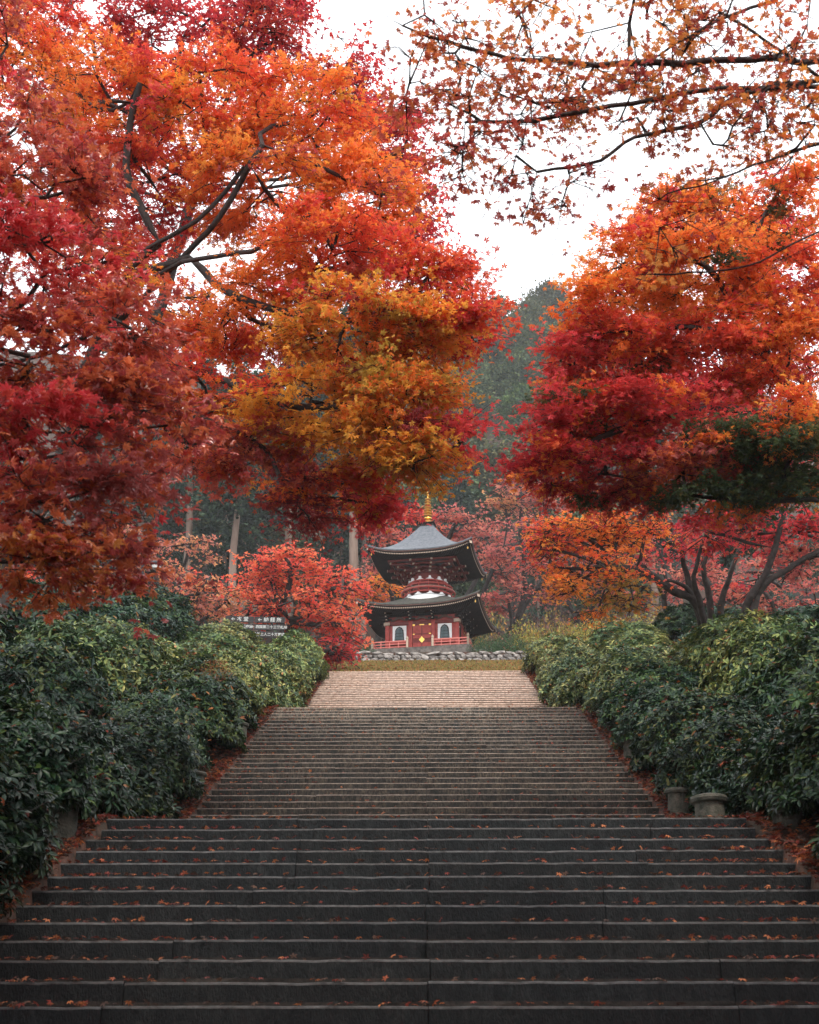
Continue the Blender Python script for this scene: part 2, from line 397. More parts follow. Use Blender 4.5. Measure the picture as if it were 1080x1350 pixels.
def smooth(pts, k=4):
    p = [np.array(q, float) for q in pts]
    if len(p) < 3: return p
    p = [2*p[0]-p[1]]+p+[2*p[-1]-p[-2]]; out = []
    for i in range(1, len(p)-2):
        for t in np.linspace(0, 1, k, endpoint=False):
            a, b, c, d = p[i-1:i+3]; out.append(.5*((2*b)+(c-a)*t+(2*a-5*b+4*c-d)*t*t+(3*b-a-3*c+d)*t**3))
    return out+[p[-2]]
def build_tree(name, label, cat, base, trunk, blobs, group=None, limbs=(), lsize=.07, lps=60, spray_r=.45, tip=.004, seed=0, tpl=TPL5,
               leafm='maple', barkm='bark', step=.5, twigs=6, single=0, flat=.22, cap=.3, scatter=.07, power=2.35, extra_trunks=(), nrand=.62, stem_r=None):
    """base: world point; trunk: list of world points; blobs: (px,py,zc,rx,ry,rz_m,nspray,palette)"""
    rng = np.random.default_rng(seed+100); root = empty(name, base); tag(root, label, cat, group)
    sk = Skel(rng); b0 = sk.add(base, -1, 0); sk.chain(b0, smooth([base]+list(trunk))[1:], 0, step*.8, .05)
    stems_ = [list(range(1, len(sk.p)))]
    for tr in extra_trunks:
        n0 = len(sk.p); sk.chain(b0, smooth([base]+list(tr))[1:], 0, step*.8, .05); stems_.append(list(range(n0, len(sk.p))))
    for q, path in enumerate(limbs):
        path = smooth(path)
        i = sk.grow(path[0], 1000+q, step, .08, among={0}); sk.chain(i, path[1:], 1000+q, step*.6, .04)
    LP, LN, LF, LC = [], [], [], []
    limbset = {0}|{1000+q for q in range(len(limbs))}
    for bi, (px, py, zc, rx, ry, rz, ns, pal) in enumerate(blobs):
        g = bi+1; c = P(px, py, zc); rxm, rym = max(rx*zc/FPX-spray_r*.55, rx*zc/FPX*.35), max(ry*zc/FPX-spray_r*.3, ry*zc/FPX*.4)
        sk.grow(c, g, step, .12, among=limbset)
        dirs = unit(rng.normal(0, 1, (ns, 3))); rad = rng.uniform(.25, 1.05, (ns, 1))**.55
        loc = dirs*rad
        ctr = c+loc*np.array((rxm, rz, rym))
        own = {g}|limbset if limbs else {g}
        for k in np.argsort(rad[:, 0]):
            e = sk.grow(ctr[k], g, step, .12, among=own)
            arr_c = sk.p[e]; out = unit((arr_c-c)*np.array((1, 1, .35))+rng.normal(0, .25, 3)*rxm)
            ntw = twigs
            per = max(2, int(lps/ntw*rng.uniform(.5, 1.5)))
            pp = pal if rng.random() < .8 else blobs[rng.integers(len(blobs))][7]
            for t in range(ntw):
                an = rng.uniform(-1.5, 1.5)+(0 if t else 0)
                dv = np.array((out[0]*math.cos(an)-out[1]*math.sin(an), out[0]*math.sin(an)+out[1]*math.cos(an), rng.normal(-.08, flat)))
                dv = dv/np.linalg.norm(dv); L = spray_r*rng.uniform(.5, 1.25)
                m1 = arr_c+dv*L*.5+rng.normal(0, .04, 3); m2 = arr_c+dv*L+np.array((0, 0, -.12*L))
                i1 = sk.add(m1, e, g); sk.add(m2, i1, g)
                tt = rng.uniform(.15, 1.1, per)[:, None]
                pos = arr_c+(m2-arr_c)*tt+rng.normal(0, scatter, (per, 3))*np.array((1, 1, .45))
                LP.append(pos); LF.append(dv+rng.normal(0, .8, (per, 3))+np.array((0, 0, -.35)))
                LN.append(np.array((0, 0, 1))+rng.normal(0, nrand, (per, 3))); LC.append(pal_cols(pp, pos, rng))
    sk.radii(tip, power, cap)
    if stem_r:
        for ids in stems_: sk.stem(ids, *stem_r)
    g = np.array(sk.g)
    me = sk.mesh('trunk', np.where(g == 0)[0], M[barkm], 9)
    if me: _place(me, root, 'trunk')
    for gi in sorted(set(g.tolist())-{0}):
        me = sk.mesh('branch', np.where(g == gi)[0], M[barkm], 5 if lsize > .04 else 4)
        if me: _place(me, root, 'branch')
    pos, nrm, fwd, col = map(np.concatenate, (LP, LN, LF, LC)); size = lsize*rng.uniform(.6, 1.25, len(pos))
    if single:                       # the leaves that show largest are parts of their own
        rel = (pos-np.array(EYE)) @ np.array(CAMR); zc = -rel[:, 2]
        u, v = rel[:, 0]/zc*FPX+540, -rel[:, 1]/zc*FPX+675
        ok = (zc > 1) & (u > 5) & (u < 1075) & (v > 5) & (v < 1345)
        score = np.where(ok, size/np.maximum(zc, .1), -1); pick = np.argsort(-score)[:single]
        tv, tf = TPL7 if tpl is TPL7 else TPL5; lm = mesh_np('leaf', tv, tf, M['mapleone'])
        x, y, z = frames(nrm[pick], fwd[pick]); bp = np.array(base)
        for q, k in enumerate(pick):
            mt = Matrix(((x[q][0], y[q][0], z[q][0], pos[k][0]-bp[0]), (x[q][1], y[q][1], z[q][1], pos[k][1]-bp[1]), (x[q][2], y[q][2], z[q][2], pos[k][2]-bp[2]), (0, 0, 0, 1)))
            lo = link('leaf', lm, root); lo.matrix_local = mt @ Matrix.Scale(float(size[k]), 4); lo.color = (*col[k], 1)
        keep = np.ones(len(pos), bool); keep[pick] = False; pos, nrm, fwd, col, size = pos[keep], nrm[keep], fwd[keep], col[keep], size[keep]
    me = leaves('crown', pos, nrm, fwd, size, col, tpl, M[leafm]); o = _place(me, root, 'crown'); o['kind'] = 'stuff'
    global NT; NT = NT+len(me.polygons)*2
    return root
NT = 0
def _place(me, root, nm):
    v = np.empty(len(me.vertices)*3, np.float32); me.vertices.foreach_get('co', v)
    v = v.reshape(-1, 3)-np.array(root.location, np.float32); me.vertices.foreach_set('co', v.ravel()); me.update()
    return link(nm, me, root)
def W(x, y, dz=0): return np.array((x, y, float(gz(x, y))+dz))
def PG(px, zc):
    """ground point under column px at depth zc"""
    y = zc
    for _ in range(12):
        z = float(gz((px-563)/FPX*zc, y)); y = (zc-(z-1.6)*math.sin(PITCH))/math.cos(PITCH)
    return W((px-563)/FPX*zc, y, -.1)

# ------------------------------------------------------------------ the maples
b = W(-5.8, 15.5, -.1)
build_tree('maple_tree', 'large orange maple spreading over the left of the stairs towards the pagoda', 'tree', b,
    [b+(.1, .1, 2.2), P(70, 640, 17.5), P(110, 500, 17.5), P(160, 380, 17.5)],
    [(60, 90, 19, 90, 80, 1, 26, 'orange'), (150, 140, 18.5, 110, 85, 1.1, 42, 'orange'), (280, 130, 18, 120, 80, 1.1, 46, 'orange'), (400, 160, 18, 100, 80, 1.1, 40, 'orange'),
     (480, 250, 17.5, 70, 80, .9, 30, 'orange'), (350, 250, 17.5, 120, 60, 1.1, 40, 'bright'), (200, 240, 18.5, 110, 60, 1.1, 32, 'red'), (440, 330, 16.5, 110, 60, 1, 40, 'orange'),
     (560, 370, 16.3, 75, 50, .8, 26, 'red'), (620, 430, 15.8, 42, 48, .6, 15, 'red'), (560, 450, 16, 75, 48, .8, 28, 'gold'), (450, 440, 16, 100, 55, 1, 38, 'gold'),
     (330, 420, 17, 110, 45, 1, 34, 'orange'), (200, 420, 17.5, 100, 45, 1, 26, 'orange'), (410, 530, 16, 100, 45, 1, 34, 'gold'), (530, 530, 15.6, 80, 50, .8, 32, 'gold'),
     (540, 592, 15.5, 46, 46, .6, 20, 'gold'), (470, 590, 15.8, 60, 40, .7, 16, 'gold'), (605, 585, 15.8, 36, 26, .5, 7, 'pinkred'), (270, 510, 17, 100, 45, 1, 26, 'orange'),
     (230, 580, 17, 80, 45, 1, 18, 'dark'), (340, 605, 16.8, 80, 36, .9, 20, 'dark'), (400, 655, 16.5, 50, 36, .7, 14, 'maroon'), (470, 640, 16.8, 42, 32, .6, 13, 'red'),
     (490, 664, 17, 26, 22, .4, 7, 'pinkred'), (120, 330, 18, 90, 80, 1, 26, 'red')],
    limbs=[[P(150, 430, 17.5), P(230, 350, 17.3), P(290, 285, 17), P(345, 190, 16.8)], [P(190, 330, 17.3), P(260, 290, 17), P(330, 215, 17)],
           [P(240, 345, 17), P(330, 330, 16.5), P(380, 300, 16.2), P(440, 260, 16)], [P(160, 500, 17), P(250, 490, 16.5), P(380, 536, 15.8), P(480, 540, 15.4), P(545, 610, 15.2)],
           [P(120, 560, 17.2), P(230, 545, 16.6), P(340, 585, 16.2), P(370, 630, 16)], [P(250, 340, 17.2), P(330, 400, 16.4), P(500, 425, 15.8), P(590, 415, 15.6)],
           [P(210, 320, 17.3), P(165, 220, 17.3), P(185, 110, 17.3)]],
    lsize=.062, lps=125, spray_r=.5, seed=1, tip=.0036, cap=.10, power=2.45)

b = W(-8.2, 24, -.1)
build_tree('maple_tree', 'tall crimson maple at the top left behind the orange crown', 'tree', b,
    [b+(0, .1, 3), P(180, 480, 25), P(260, 250, 25)],
    [(40, 60, 26, 90, 90, 1.3, 24, 'red'), (40, 230, 26, 100, 100, 1.3, 26, 'red'), (120, 40, 25, 110, 60, 1.3, 22, 'crimson'), (240, 50, 25, 110, 65, 1.3, 34, 'crimson'), (340, 60, 24.5, 75, 60, 1.2, 28, 'crimson'), (350, 0, 24.5, 60, 30, 1, 12, 'crimson'),
     (455, 90, 24, 42, 42, .9, 13, 'crimson'), (530, 200, 24, 42, 60, .9, 18, 'crimson'), (545, 280, 24, 38, 50, .9, 16, 'pinkred'), (480, 170, 24.5, 60, 60, .9, 16, 'crimson'), (300, 160, 26, 150, 60, 1, 20, 'red'), (270, 400, 26, 110, 50, 1, 16, 'orange'), (150, 330, 26, 90, 60, 1, 14, 'red'), (100, 200, 26, 120, 120, 1.2, 26, 'red')],
    lsize=.08, lps=95, spray_r=.6, seed=2, tip=.005, tpl=TPL3, cap=.25, scatter=.1)

b = W(9.5, 23, -.1)
build_tree('maple_tree', 'crimson maple glimpsed through the gaps of the large right hand maple', 'tree', b,
    [b+(0, .1, 3), P(1120, 600, 25), P(1040, 480, 25)],
    [(940, 440, 25, 90, 60, 1.2, 24, 'red'), (1010, 340, 25, 80, 60, 1.2, 22, 'crimson'), (880, 500, 25, 70, 50, 1.1, 16, 'crimson'), (1040, 440, 25, 60, 60, 1.2, 18, 'red'), (860, 400, 25, 50, 40, 1, 12, 'orange'), (950, 290, 25, 90, 34, 1.1, 16, 'orange')],
    lsize=.085, lps=95, spray_r=.6, seed=9, tip=.005, tpl=TPL3, cap=.25, scatter=.1)

b = W(-6.3, 6.2, -.1)
build_tree('maple_tree', 'dark red maple in the left foreground with blurred glossy leaves', 'tree', b,
    [b+(.1, .1, 1.8), P(-140, 560, 8.8), P(-120, 300, 9)],
    [(20, 170, 9.5, 80, 80, .7, 12, 'dark'), (60, 260, 9, 100, 70, .7, 18, 'dark'), (60, 360, 8.6, 120, 70, .7, 24, 'pinkred'), (150, 420, 8.4, 90, 48, .6, 15, 'dark'),
     (40, 470, 8, 110, 60, .6, 22, 'dark'), (160, 530, 8, 80, 40, .5, 14, 'dark'), (230, 560, 8.2, 50, 26, .4, 5, 'dark'), (40, 570, 7.6, 110, 55, .6, 20, 'pinkred'), (60, 660, 7.4, 110, 50, .6, 18, 'dark'),
     (160, 650, 7.6, 50, 40, .4, 8, 'dark'), (40, 740, 7.2, 90, 40, .5, 14, 'rust'), (150, 735, 7.4, 50, 30, .4, 6, 'dark'), (10, 60, 9.8, 60, 50, .6, 6, 'dark')],
    lsize=.052, lps=60, spray_r=.34, seed=3, tip=.0022, tpl=TPL7, leafm='mapleglossy', single=280, cap=.14, scatter=.05, step=.3)

b = W(6.4, 6.4, -.1)
Z4 = 9.0
build_tree('maple_tree', 'thinly leaved rusty orange maple reaching in over the top right sky', 'tree', b,
    [b+(.05, 0, 2.4), P(1290, 500, 9.6), P(1250, 260, 9.6)],
    [(950, 20, 9.3, 90, 30, .7, 17, 'rust'), (1040, 60, 9.2, 60, 50, .7, 14, 'rust'), (830, 30, 9.3, 90, 30, .6, 15, 'rust'), (1000, 130, 9, 80, 40, .6, 15, 'rust'), (890, 90, 9, 80, 30, .6, 13, 'rust'),
     (770, 90, 9, 80, 35, .6, 12, 'rust'), (690, 30, 9.2, 70, 30, .5, 9, 'rust'), (600, 70, 9, 60, 35, .5, 10, 'rust'), (540, 110, 8.8, 40, 40, .4, 5, 'dark'), (700, 130, 8.8, 80, 32, .5, 13, 'rust'),
     (620, 150, 8.7, 60, 32, .5, 10, 'rust'), (840, 155, 8.8, 80, 30, .5, 10, 'rust'), (940, 190, 8.8, 60, 26, .5, 7, 'rust'), (1050, 195, 9, 45, 35, .5, 8, 'bright'), (680, 205, 8.6, 60, 26, .4, 7, 'dark'), (610, 205, 8.6, 40, 26, .4, 5, 'dark'),
     (750, 240, 8.6, 45, 22, .4, 5, 'dark'), (690, 295, 8.6, 18, 10, .2, 1, 'dark'), (560, 20, 9.2, 50, 30, .5, 4, 'dark'), (870, 300, 9.2, 90, 30, .5, 5, 'rust')],
    limbs=[[P(1130, 120, 9.4), P(1058, 114, 9.2), P(924, 119, 9), P(835, 136, 8.9), P(702, 158, 8.7), P(613, 161, 8.6)],
           [P(1130, 80, 9.5), P(985, 78, 9.2), P(869, 86, 9.1), P(702, 80, 9), P(608, 61, 8.9), P(530, 33, 8.9), P(485, 0, 8.9)],
           [P(1120, -40, 9.5), P(1024, 0, 9.3), P(958, 22, 9.2), P(869, 72, 9), P(813, 111, 8.9), P(758, 144, 8.8)],
           [P(1140, 140, 9.6), P(1035, 72, 9.4), P(980, 33, 9.3), P(913, 0, 9.3)],
           [P(1110, 100, 9.2), P(980, 125, 9), P(924, 161, 8.9), P(835, 183, 8.7), P(791, 211, 8.6), P(708, 228, 8.6)],
           [P(1120, 180, 9.2), P(1013, 211, 9), P(958, 233, 8.9), P(880, 255, 8.8)],
           [P(1150, 260, 9.4), P(1060, 315, 9.2), P(985, 350, 9.1), P(930, 358, 9.1), P(840, 362, 9.1)],
           [P(1160, 280, 9.2), P(1040, 340, 9), P(1000, 370, 9), P(960, 400, 9)]],
    lsize=.041, lps=27, spray_r=.32, seed=4, nrand=.95, tip=.0022, tpl=TPL7, single=300, cap=.12, scatter=.06, step=.28, twigs=5, flat=.45)

b = W(8.6, 15.5, -.1)
build_tree('maple_tree', 'large red and orange maple filling the right side above the hedge', 'tree', b,
    [b+(0, .1, 2), P(1150, 640, 17.5), P(1080, 560, 17.3), P(1010, 480, 17.2), P(960, 400, 17.2)],
    [(900, 300, 17.5, 75, 38, .9, 24, 'bright'), (1010, 280, 17.5, 90, 45, 1, 30, 'orange'), (820, 350, 17, 55, 38, .8, 18, 'bright'), (920, 370, 17, 100, 50, 1, 38, 'bright'),
     (1030, 380, 17, 80, 55, 1, 32, 'orange'), (792, 402, 16.6, 44, 30, .6, 12, 'bright'), (758, 466, 16.8, 44, 42, .7, 18, 'pinkred'), (820, 460, 17, 80, 50, .9, 30, 'red'), (930, 470, 17.2, 90, 50, 1, 32, 'red'),
     (1040, 480, 17, 70, 50, .9, 26, 'orange'), (738, 548, 16.4, 46, 42, .7, 20, 'pinkred'), (800, 550, 16.6, 80, 45, .9, 30, 'red'), (900, 560, 16.8, 80, 45, .9, 26, 'pinkred'),
     (730, 612, 16.4, 42, 38, .6, 16, 'crimson'), (800, 625, 16.6, 80, 34, .8, 24, 'crimson'), (900, 625, 16.4, 80, 34, .8, 18, 'dark'), (960, 590, 16.2, 90, 40, .8, 26, 'green'), (1040, 610, 16, 70, 50, .8, 28, 'green'),
     (1040, 550, 15.8, 60, 40, .6, 14, 'bright'), (940, 655, 16.2, 70, 26, .6, 12, 'green'), (885, 290, 17.2, 60, 30, .6, 10, 'crimson')],
    limbs=[[P(1090, 660, 16.4), P(1000, 658, 16), P(925, 655, 16), P(860, 640, 16)], [P(1060, 560, 17), P(960, 540, 16.5), P(840, 560, 16.4), P(740, 600, 16.2)],
           [P(1030, 520, 17), P(1000, 450, 16.6), P(880, 430, 16.4), P(790, 440, 16.4)], [P(980, 430, 17), P(930, 350, 16.8), P(850, 320, 16.8)]],
    lsize=.062, lps=125, spray_r=.48, seed=5, tip=.0036, cap=.13, power=2.45)

b = PG(945, 30)
gy = lambda px, py, zc: P(px, py, zc)
build_tree('maple_tree', 'multi-stemmed maple behind the right hedge with olive and orange sprays', 'tree', b,
    [P(925, 810, 30.0), P(905, 775, 29.6), P(880, 765, 29.4)],
    [(770, 705, 29.5, 75, 30, 1, 30, 'bright'), (720, 700, 29.5, 34, 24, .8, 12, 'red'), (820, 690, 29.5, 60, 22, .9, 14, 'orange'), (725, 725, 29.5, 30, 35, .8, 10, 'red'), (850, 705, 29.5, 60, 26, 1, 14, 'orange'), (770, 750, 29.0, 60, 30, .9, 18, 'orange'), (820, 775, 29.0, 50, 26, .8, 12, 'olive'),
     (755, 775, 29.0, 35, 18, .6, 7, 'bright'), (835, 790, 29.0, 26, 16, .6, 4, 'olive'), (790, 800, 29.0, 30, 14, .6, 4, 'olive')],
    extra_trunks=[[P(915, 790, 30.0), P(900, 730, 30.0), P(905, 680, 30.0)], [P(950, 800, 30.2), P(962, 760, 30.2), P(985, 700, 30.4)], [P(925, 805, 29.5), P(915, 760, 29.3), P(932, 700, 29.3)], [P(935, 790, 30.2), P(928, 745, 30.2), P(950, 690, 30.4)], [P(920, 800, 29.8), P(890, 780, 29.6), P(850, 755, 29.4), P(800, 745, 29.2)]],
    lsize=.085, lps=44, spray_r=.6, seed=6, tip=.008, tpl=TPL5, cap=.2, power=2.6, scatter=.1, stem_r=(.10, .03))
b = PG(975, 28)
build_tree('maple_tree', 'leaning maple behind the right hedge with dark crimson foliage above it', 'tree', b,
    [P(985, 800, 28), P(1010, 755, 28), P(1030, 690, 28), P(1035, 660, 28)],
    [(990, 695, 29, 60, 26, 1.2, 16, 'crimson'), (1050, 700, 29, 50, 34, 1.2, 16, 'crimson'), (930, 700, 29, 40, 26, 1, 9, 'crimson'), (1060, 740, 29, 40, 20, .8, 7, 'dusty'), (1030, 640, 28, 60, 30, 1, 9, 'crimson')],
    extra_trunks=[[P(1000, 785, 28), P(1040, 750, 28), P(1090, 720, 28)]],
    lsize=.1, lps=44, spray_r=.7, seed=7, tip=.009, tpl=TPL3, cap=.2, power=2.6, scatter=.12, stem_r=(.10, .04))

back = [  # label, base px, depth, top, blobs, palette, leaf size, seed
 ('dusty red maple behind the right hedge near the picture edge', 1040, 40, [(1000, 770, 40, 70, 30, 1.5, 16, 'dusty'), (1050, 800, 40, 50, 26, 1.5, 14, 'dusty'), (960, 790, 41, 40, 26, 1.2, 9, 'crimson'), (930, 760, 42, 50, 40, 1.3, 9, 'dusty')], 11),
 ('crimson maple between the stems of the multi-stemmed maple', 880, 46, [(870, 720, 46, 60, 34, 1.5, 13, 'crimson'), (920, 780, 46, 50, 26, 1.5, 9, 'dusty'), (830, 730, 46, 50, 30, 1.5, 9, 'dusty')], 12),
 ('bright coral red maple drooping to the lawn left of the pagoda', 385, 50, [(385, 750, 50, 52, 30, 2, 28, 'coral'), (345, 750, 50, 40, 30, 1.6, 20, 'coral'), (440, 775, 50, 50, 32, 1.8, 26, 'coral'), (390, 800, 49, 70, 30, 2, 28, 'coral'), (450, 825, 48.5, 38, 24, 1.5, 18, 'coral'), (440, 855, 48, 32, 16, 1.2, 13, 'crimson'), (335, 790, 50, 40, 24, 1.6, 12, 'coral')], 13),
 ('pale thin orange maple left of the notice board', 255, 56, [(240, 788, 56, 60, 30, 2, 17, 'pale'), (205, 755, 56, 40, 26, 1.5, 11, 'pale'), (275, 765, 56, 36, 22, 1.5, 11, 'coral'), (300, 790, 56, 36, 30, 1.5, 12, 'pale'), (190, 800, 56, 36, 22, 1.5, 8, 'pale')], 14),
 ('small orange red maple low behind the left hedge', 110, 46, [(105, 790, 46, 42, 24, 1.5, 16, 'coral'), (150, 780, 46, 40, 26, 1.5, 10, 'pale'), (60, 770, 46, 50, 30, 1.5, 10, 'red')], 15),
 ('orange maple just left of the pagoda behind its roofs', 500, 72, [(508, 770, 72, 32, 13, 2, 12, 'bright'), (498, 755, 73, 16, 12, 2, 5, 'dusty'), (480, 785, 72, 26, 12, 1.5, 8, 'bright')], 16),
 ('pink red maple behind the pagoda spire', 590, 86, [(600, 690, 86, 50, 14, 3, 20, 'dusty'), (550, 692, 87, 30, 14, 2.5, 10, 'coral'), (640, 715, 86, 40, 26, 2.5, 16, 'dusty')], 17),
 ('bright red maple beyond the upper left corner of the pagoda', 505, 78, [(505, 688, 78, 30, 16, 2.4, 15, 'coral'), (515, 712, 78, 18, 12, 1.8, 6, 'dusty')], 18),
 ('pink red maple with dark forked limbs right of the pagoda', 690, 76, [(690, 715, 76, 50, 32, 3, 22, 'dusty'), (650, 750, 76, 36, 26, 2.4, 15, 'dusty'), (720, 760, 76, 40, 28, 2.6, 16, 'dusty'), (670, 790, 75, 36, 16, 2, 9, 'dusty')], 19),
 ('half bare pinkish maple standing before the hill right of the spire', 690, 92, [(685, 635, 92, 26, 32, 2.4, 11, 'dusty'), (665, 670, 92, 34, 18, 2.4, 10, 'pale'), (720, 670, 92, 30, 22, 2.4, 9, 'dusty')], 20),
 ('dull red maple right of the pagoda near the olive bushes', 770, 66, [(760, 740, 66, 40, 30, 2.4, 13, 'dusty'), (800, 765, 66, 40, 24, 2.4, 10, 'dusty')], 21),
 ('grey twigged red maple far behind the left cedars', 200, 80, [(180, 720, 80, 50, 26, 2.5, 12, 'dusty'), (250, 720, 80, 40, 22, 2.2, 9, 'pale')], 22)]
for lab, bx, zc, bl, sd_ in back:
    b = PG(bx, zc); c0 = P(bl[0][0], bl[0][1], bl[0][2]); mid = b+(c0-b)*.45
    m2 = b+(P(bl[1][0], bl[1][1], bl[1][2])-b)*.55
    build_tree('maple_tree', lab, 'tree', b, [b+(c0-b)*.25+(0, 0, .3), mid], bl, lsize=.0021*zc+.03, lps=46, spray_r=.011*zc+.25, seed=sd_, tip=.00034*zc, tpl=TPL3,
               cap=.2, power=2.5, scatter=.003*zc, twigs=5, extra_trunks=[[b+(c0-b)*.15+(0, 0, .2), m2]], step=.7)

# unseen maples added beside and behind the viewer to shade the lowest steps
for k, (x, y, lab) in enumerate([(-6.8, 1.5, 'spreading red maple beside the foot of the stairs on the left'), (7.2, 1.0, 'spreading orange maple beside the foot of the stairs on the right'),
                                  (-4.6, -7.0, 'unseen red maple added for shade behind the viewer on the left'), (5.2, -8.0, 'unseen orange maple added for shade behind the viewer on the right')]):
    b = W(x, y, -.1); rng = np.random.default_rng(k); s = -1 if x > 0 else 1
    rel = lambda dx, dy, dz: np.array((x+dx*s, y+dy, b[2]+dz))
    def inv(w_):
        v = np.array(CAMR).T @ (w_-np.array(EYE)); zc = -v[2]; return (v[0]/zc*FPX+540, -v[1]/zc*FPX+675, zc)
    root_blobs = []
    rngb = [(2, 0, 6.5), (4.6, -1.4, 7), (5.5, 1.0, 8.6), (1, 3, 8), (3, -4, 6.5), (0, -3, 6), (6.6, -3.5, 7.5), (3, 2, 9.5), (-2.5, 0, 6), (-1, 3.5, 9)] if k < 2 else [(0, 0, 7), (3, 1, 8), (5.5, 0, 9.5), (2, 4, 9.5), (-3, 0, 7), (0, -3, 6), (4, -3, 6.5), (0, 0, 4), (5, 3.5, 11), (-3, 3, 9)]
    # these crowns lie above and behind the frame, so they are given in metres
    tr = empty('maple_tree', b); tag(tr, lab, 'tree')
    sk = Skel(rng); b0 = sk.add(b, -1, 0); sk.chain(b0, [rel(.2, 0, 2), rel(.8, 0, 4.2)], 0, .5, .04); LP = []
    for gi, (dx, dy, dz) in enumerate(rngb):
        c = rel(dx, dy, dz); sk.grow(c, gi+1, .5, .12, among={0})
        for q in range(36):
            e = sk.grow(c+unit(rng.normal(0, 1, 3))*rng.uniform(.3, 1)*np.array((2.1, 2.1, .9)), gi+1, .5, .12, among={gi+1})
            LP.append(sk.p[e]+rng.normal(0, 1, (55, 3))*np.array((.35, .35, .12)))
    sk.radii(.004, 2.35, .2); g = np.array(sk.g)
    for gi in range(len(rngb)+1): _place(sk.mesh('trunk' if gi == 0 else 'branch', np.where(g == gi)[0], M['bark'], 6), tr, 'trunk' if gi == 0 else 'branch')
    pos = np.concatenate(LP); n = len(pos)
    me = leaves('crown', pos, np.array((0, 0, 1))+rng.normal(0, .5, (n, 3)), rng.normal(0, 1, (n, 3)), rng.uniform(.12, .19, n), pal_cols('red' if k % 2 == 0 else 'orange', pos, rng), TPL3, M['maple'])
    _place(me, tr, 'crown')['kind'] = 'stuff'

# ------------------------------------------------------------------ rhododendron hedges
def shrub_variant(seed, n_whorl, rx, ry, rz, cols):
    rng = np.random.default_rng(seed)
    d = unit(rng.normal(0, 1, (n_whorl, 3))*np.array((1, 1, 1))); d[:, 2] = np.abs(d[:, 2])*1.0-.12
    rad = rng.uniform(.35, 1, (n_whorl, 1))**.4*(1+.16*nz(d[:, 0], d[:, 1], d[:, 2], 4, seed))[:, None]
    c = d*rad*np.array((rx, ry, rz)); c[:, 2] = np.maximum(c[:, 2], -.1)
    out = unit(d*np.array((1, 1, .5))+np.array((0, 0, .75))+rng.normal(0, .25, (n_whorl, 3)))
    per = 8; N = n_whorl*per
    cc = np.repeat(c, per, 0); oo = np.repeat(out, per, 0)
    an = np.tile(np.arange(per)*2*math.pi/per, n_whorl)+np.repeat(rng.uniform(0, 6, n_whorl), per)+rng.normal(0, .25, N)
    x, y, z = frames(oo, np.tile(np.array((.3, .2, .9)), (N, 1))+rng.normal(0, .01, (N, 3)))
    rad_d = x*np.cos(an)[:, None]+y*np.sin(an)[:, None]
    el = rng.uniform(-.45, .7, N)[:, None]
    fwd = unit(rad_d+oo*el); nr = unit(oo-rad_d*el*.8+rng.normal(0, .15, (N, 3)))
    pos = cc+rad_d*.012
    t = np.clip(nz(cc[:, 0], cc[:, 1], cc[:, 2], 3, seed+9)*.5+.5+rng.normal(0, .25, N), 0, .999)
    p = np.array(cols); col = p[(t*len(p)).astype(int)]*np.repeat(rng.uniform(.7, 1.3, n_whorl), per)[:, None]
    red = rng.random(N) < .01; col[red] = (.3, .12, .03); yel = rng.random(N) < .02; col[yel] = (.2, .19, .04)
    size = np.repeat(rng.uniform(.065, .125, n_whorl), per)*rng.uniform(.75, 1.1, N)
    lm = leaves('foliage', pos, nr, fwd, size, col, LONG, M['rhodo'])
    sk = Skel(rng); b0 = sk.add((0, 0, -.6), -1, 0); sk.add((0, 0, -.2), b0, 0)
    for q in rng.choice(n_whorl, 110, replace=False): sk.grow(c[q]*.97, 0, .25, .1)
    sk.radii(.004, 2.3, .06)
    return lm, sk.mesh('stems', range(len(sk.p)), M['bark'], 4)
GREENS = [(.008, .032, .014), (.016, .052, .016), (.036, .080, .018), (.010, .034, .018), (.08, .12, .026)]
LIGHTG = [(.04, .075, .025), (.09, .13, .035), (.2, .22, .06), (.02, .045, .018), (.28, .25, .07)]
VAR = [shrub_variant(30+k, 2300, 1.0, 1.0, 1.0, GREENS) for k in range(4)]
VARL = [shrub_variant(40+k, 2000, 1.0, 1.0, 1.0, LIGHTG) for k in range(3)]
rs = random.Random(11)
def where(x, y): return ''
def shrub(x, y, rx, rz, light, label, tint=1.0, name='rhododendron_bush', cat='bush', sink=.15):
    lm, sm = rs.choice(VARL if light else VAR)
    b = W(x, y); root = empty(name, (b[0], b[1], b[2]), rs.uniform(0, 6.28)); root.scale = (rx, rx*rs.uniform(.9, 1.1), rz)
    tag(root, label, cat, 'rhododendron bushes along the '+('left' if x < 0 else 'right')+' side of the stairs')
    s_ = rs.uniform(.85, 1.15)*tint*float(np.interp(y, (9, 24), (.38, 1.1)))  # leaf tint darkens towards the camera, canopy shade put into the colour
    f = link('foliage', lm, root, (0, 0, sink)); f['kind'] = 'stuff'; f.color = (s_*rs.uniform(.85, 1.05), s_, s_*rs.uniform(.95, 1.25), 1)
    link('stems', sm, root, (0, 0, sink)); return root
ORD = ['first', 'second', 'third', 'fourth', 'fifth', 'sixth', 'seventh', 'eighth', 'ninth', 'tenth', 'eleventh', 'twelfth', 'thirteenth', 'fourteenth', 'fifteenth', 'sixteenth', 'seventeenth', 'eighteenth', 'nineteenth', 'twentieth', 'twenty-first', 'twenty-second', 'twenty-third', 'twenty-fourth']
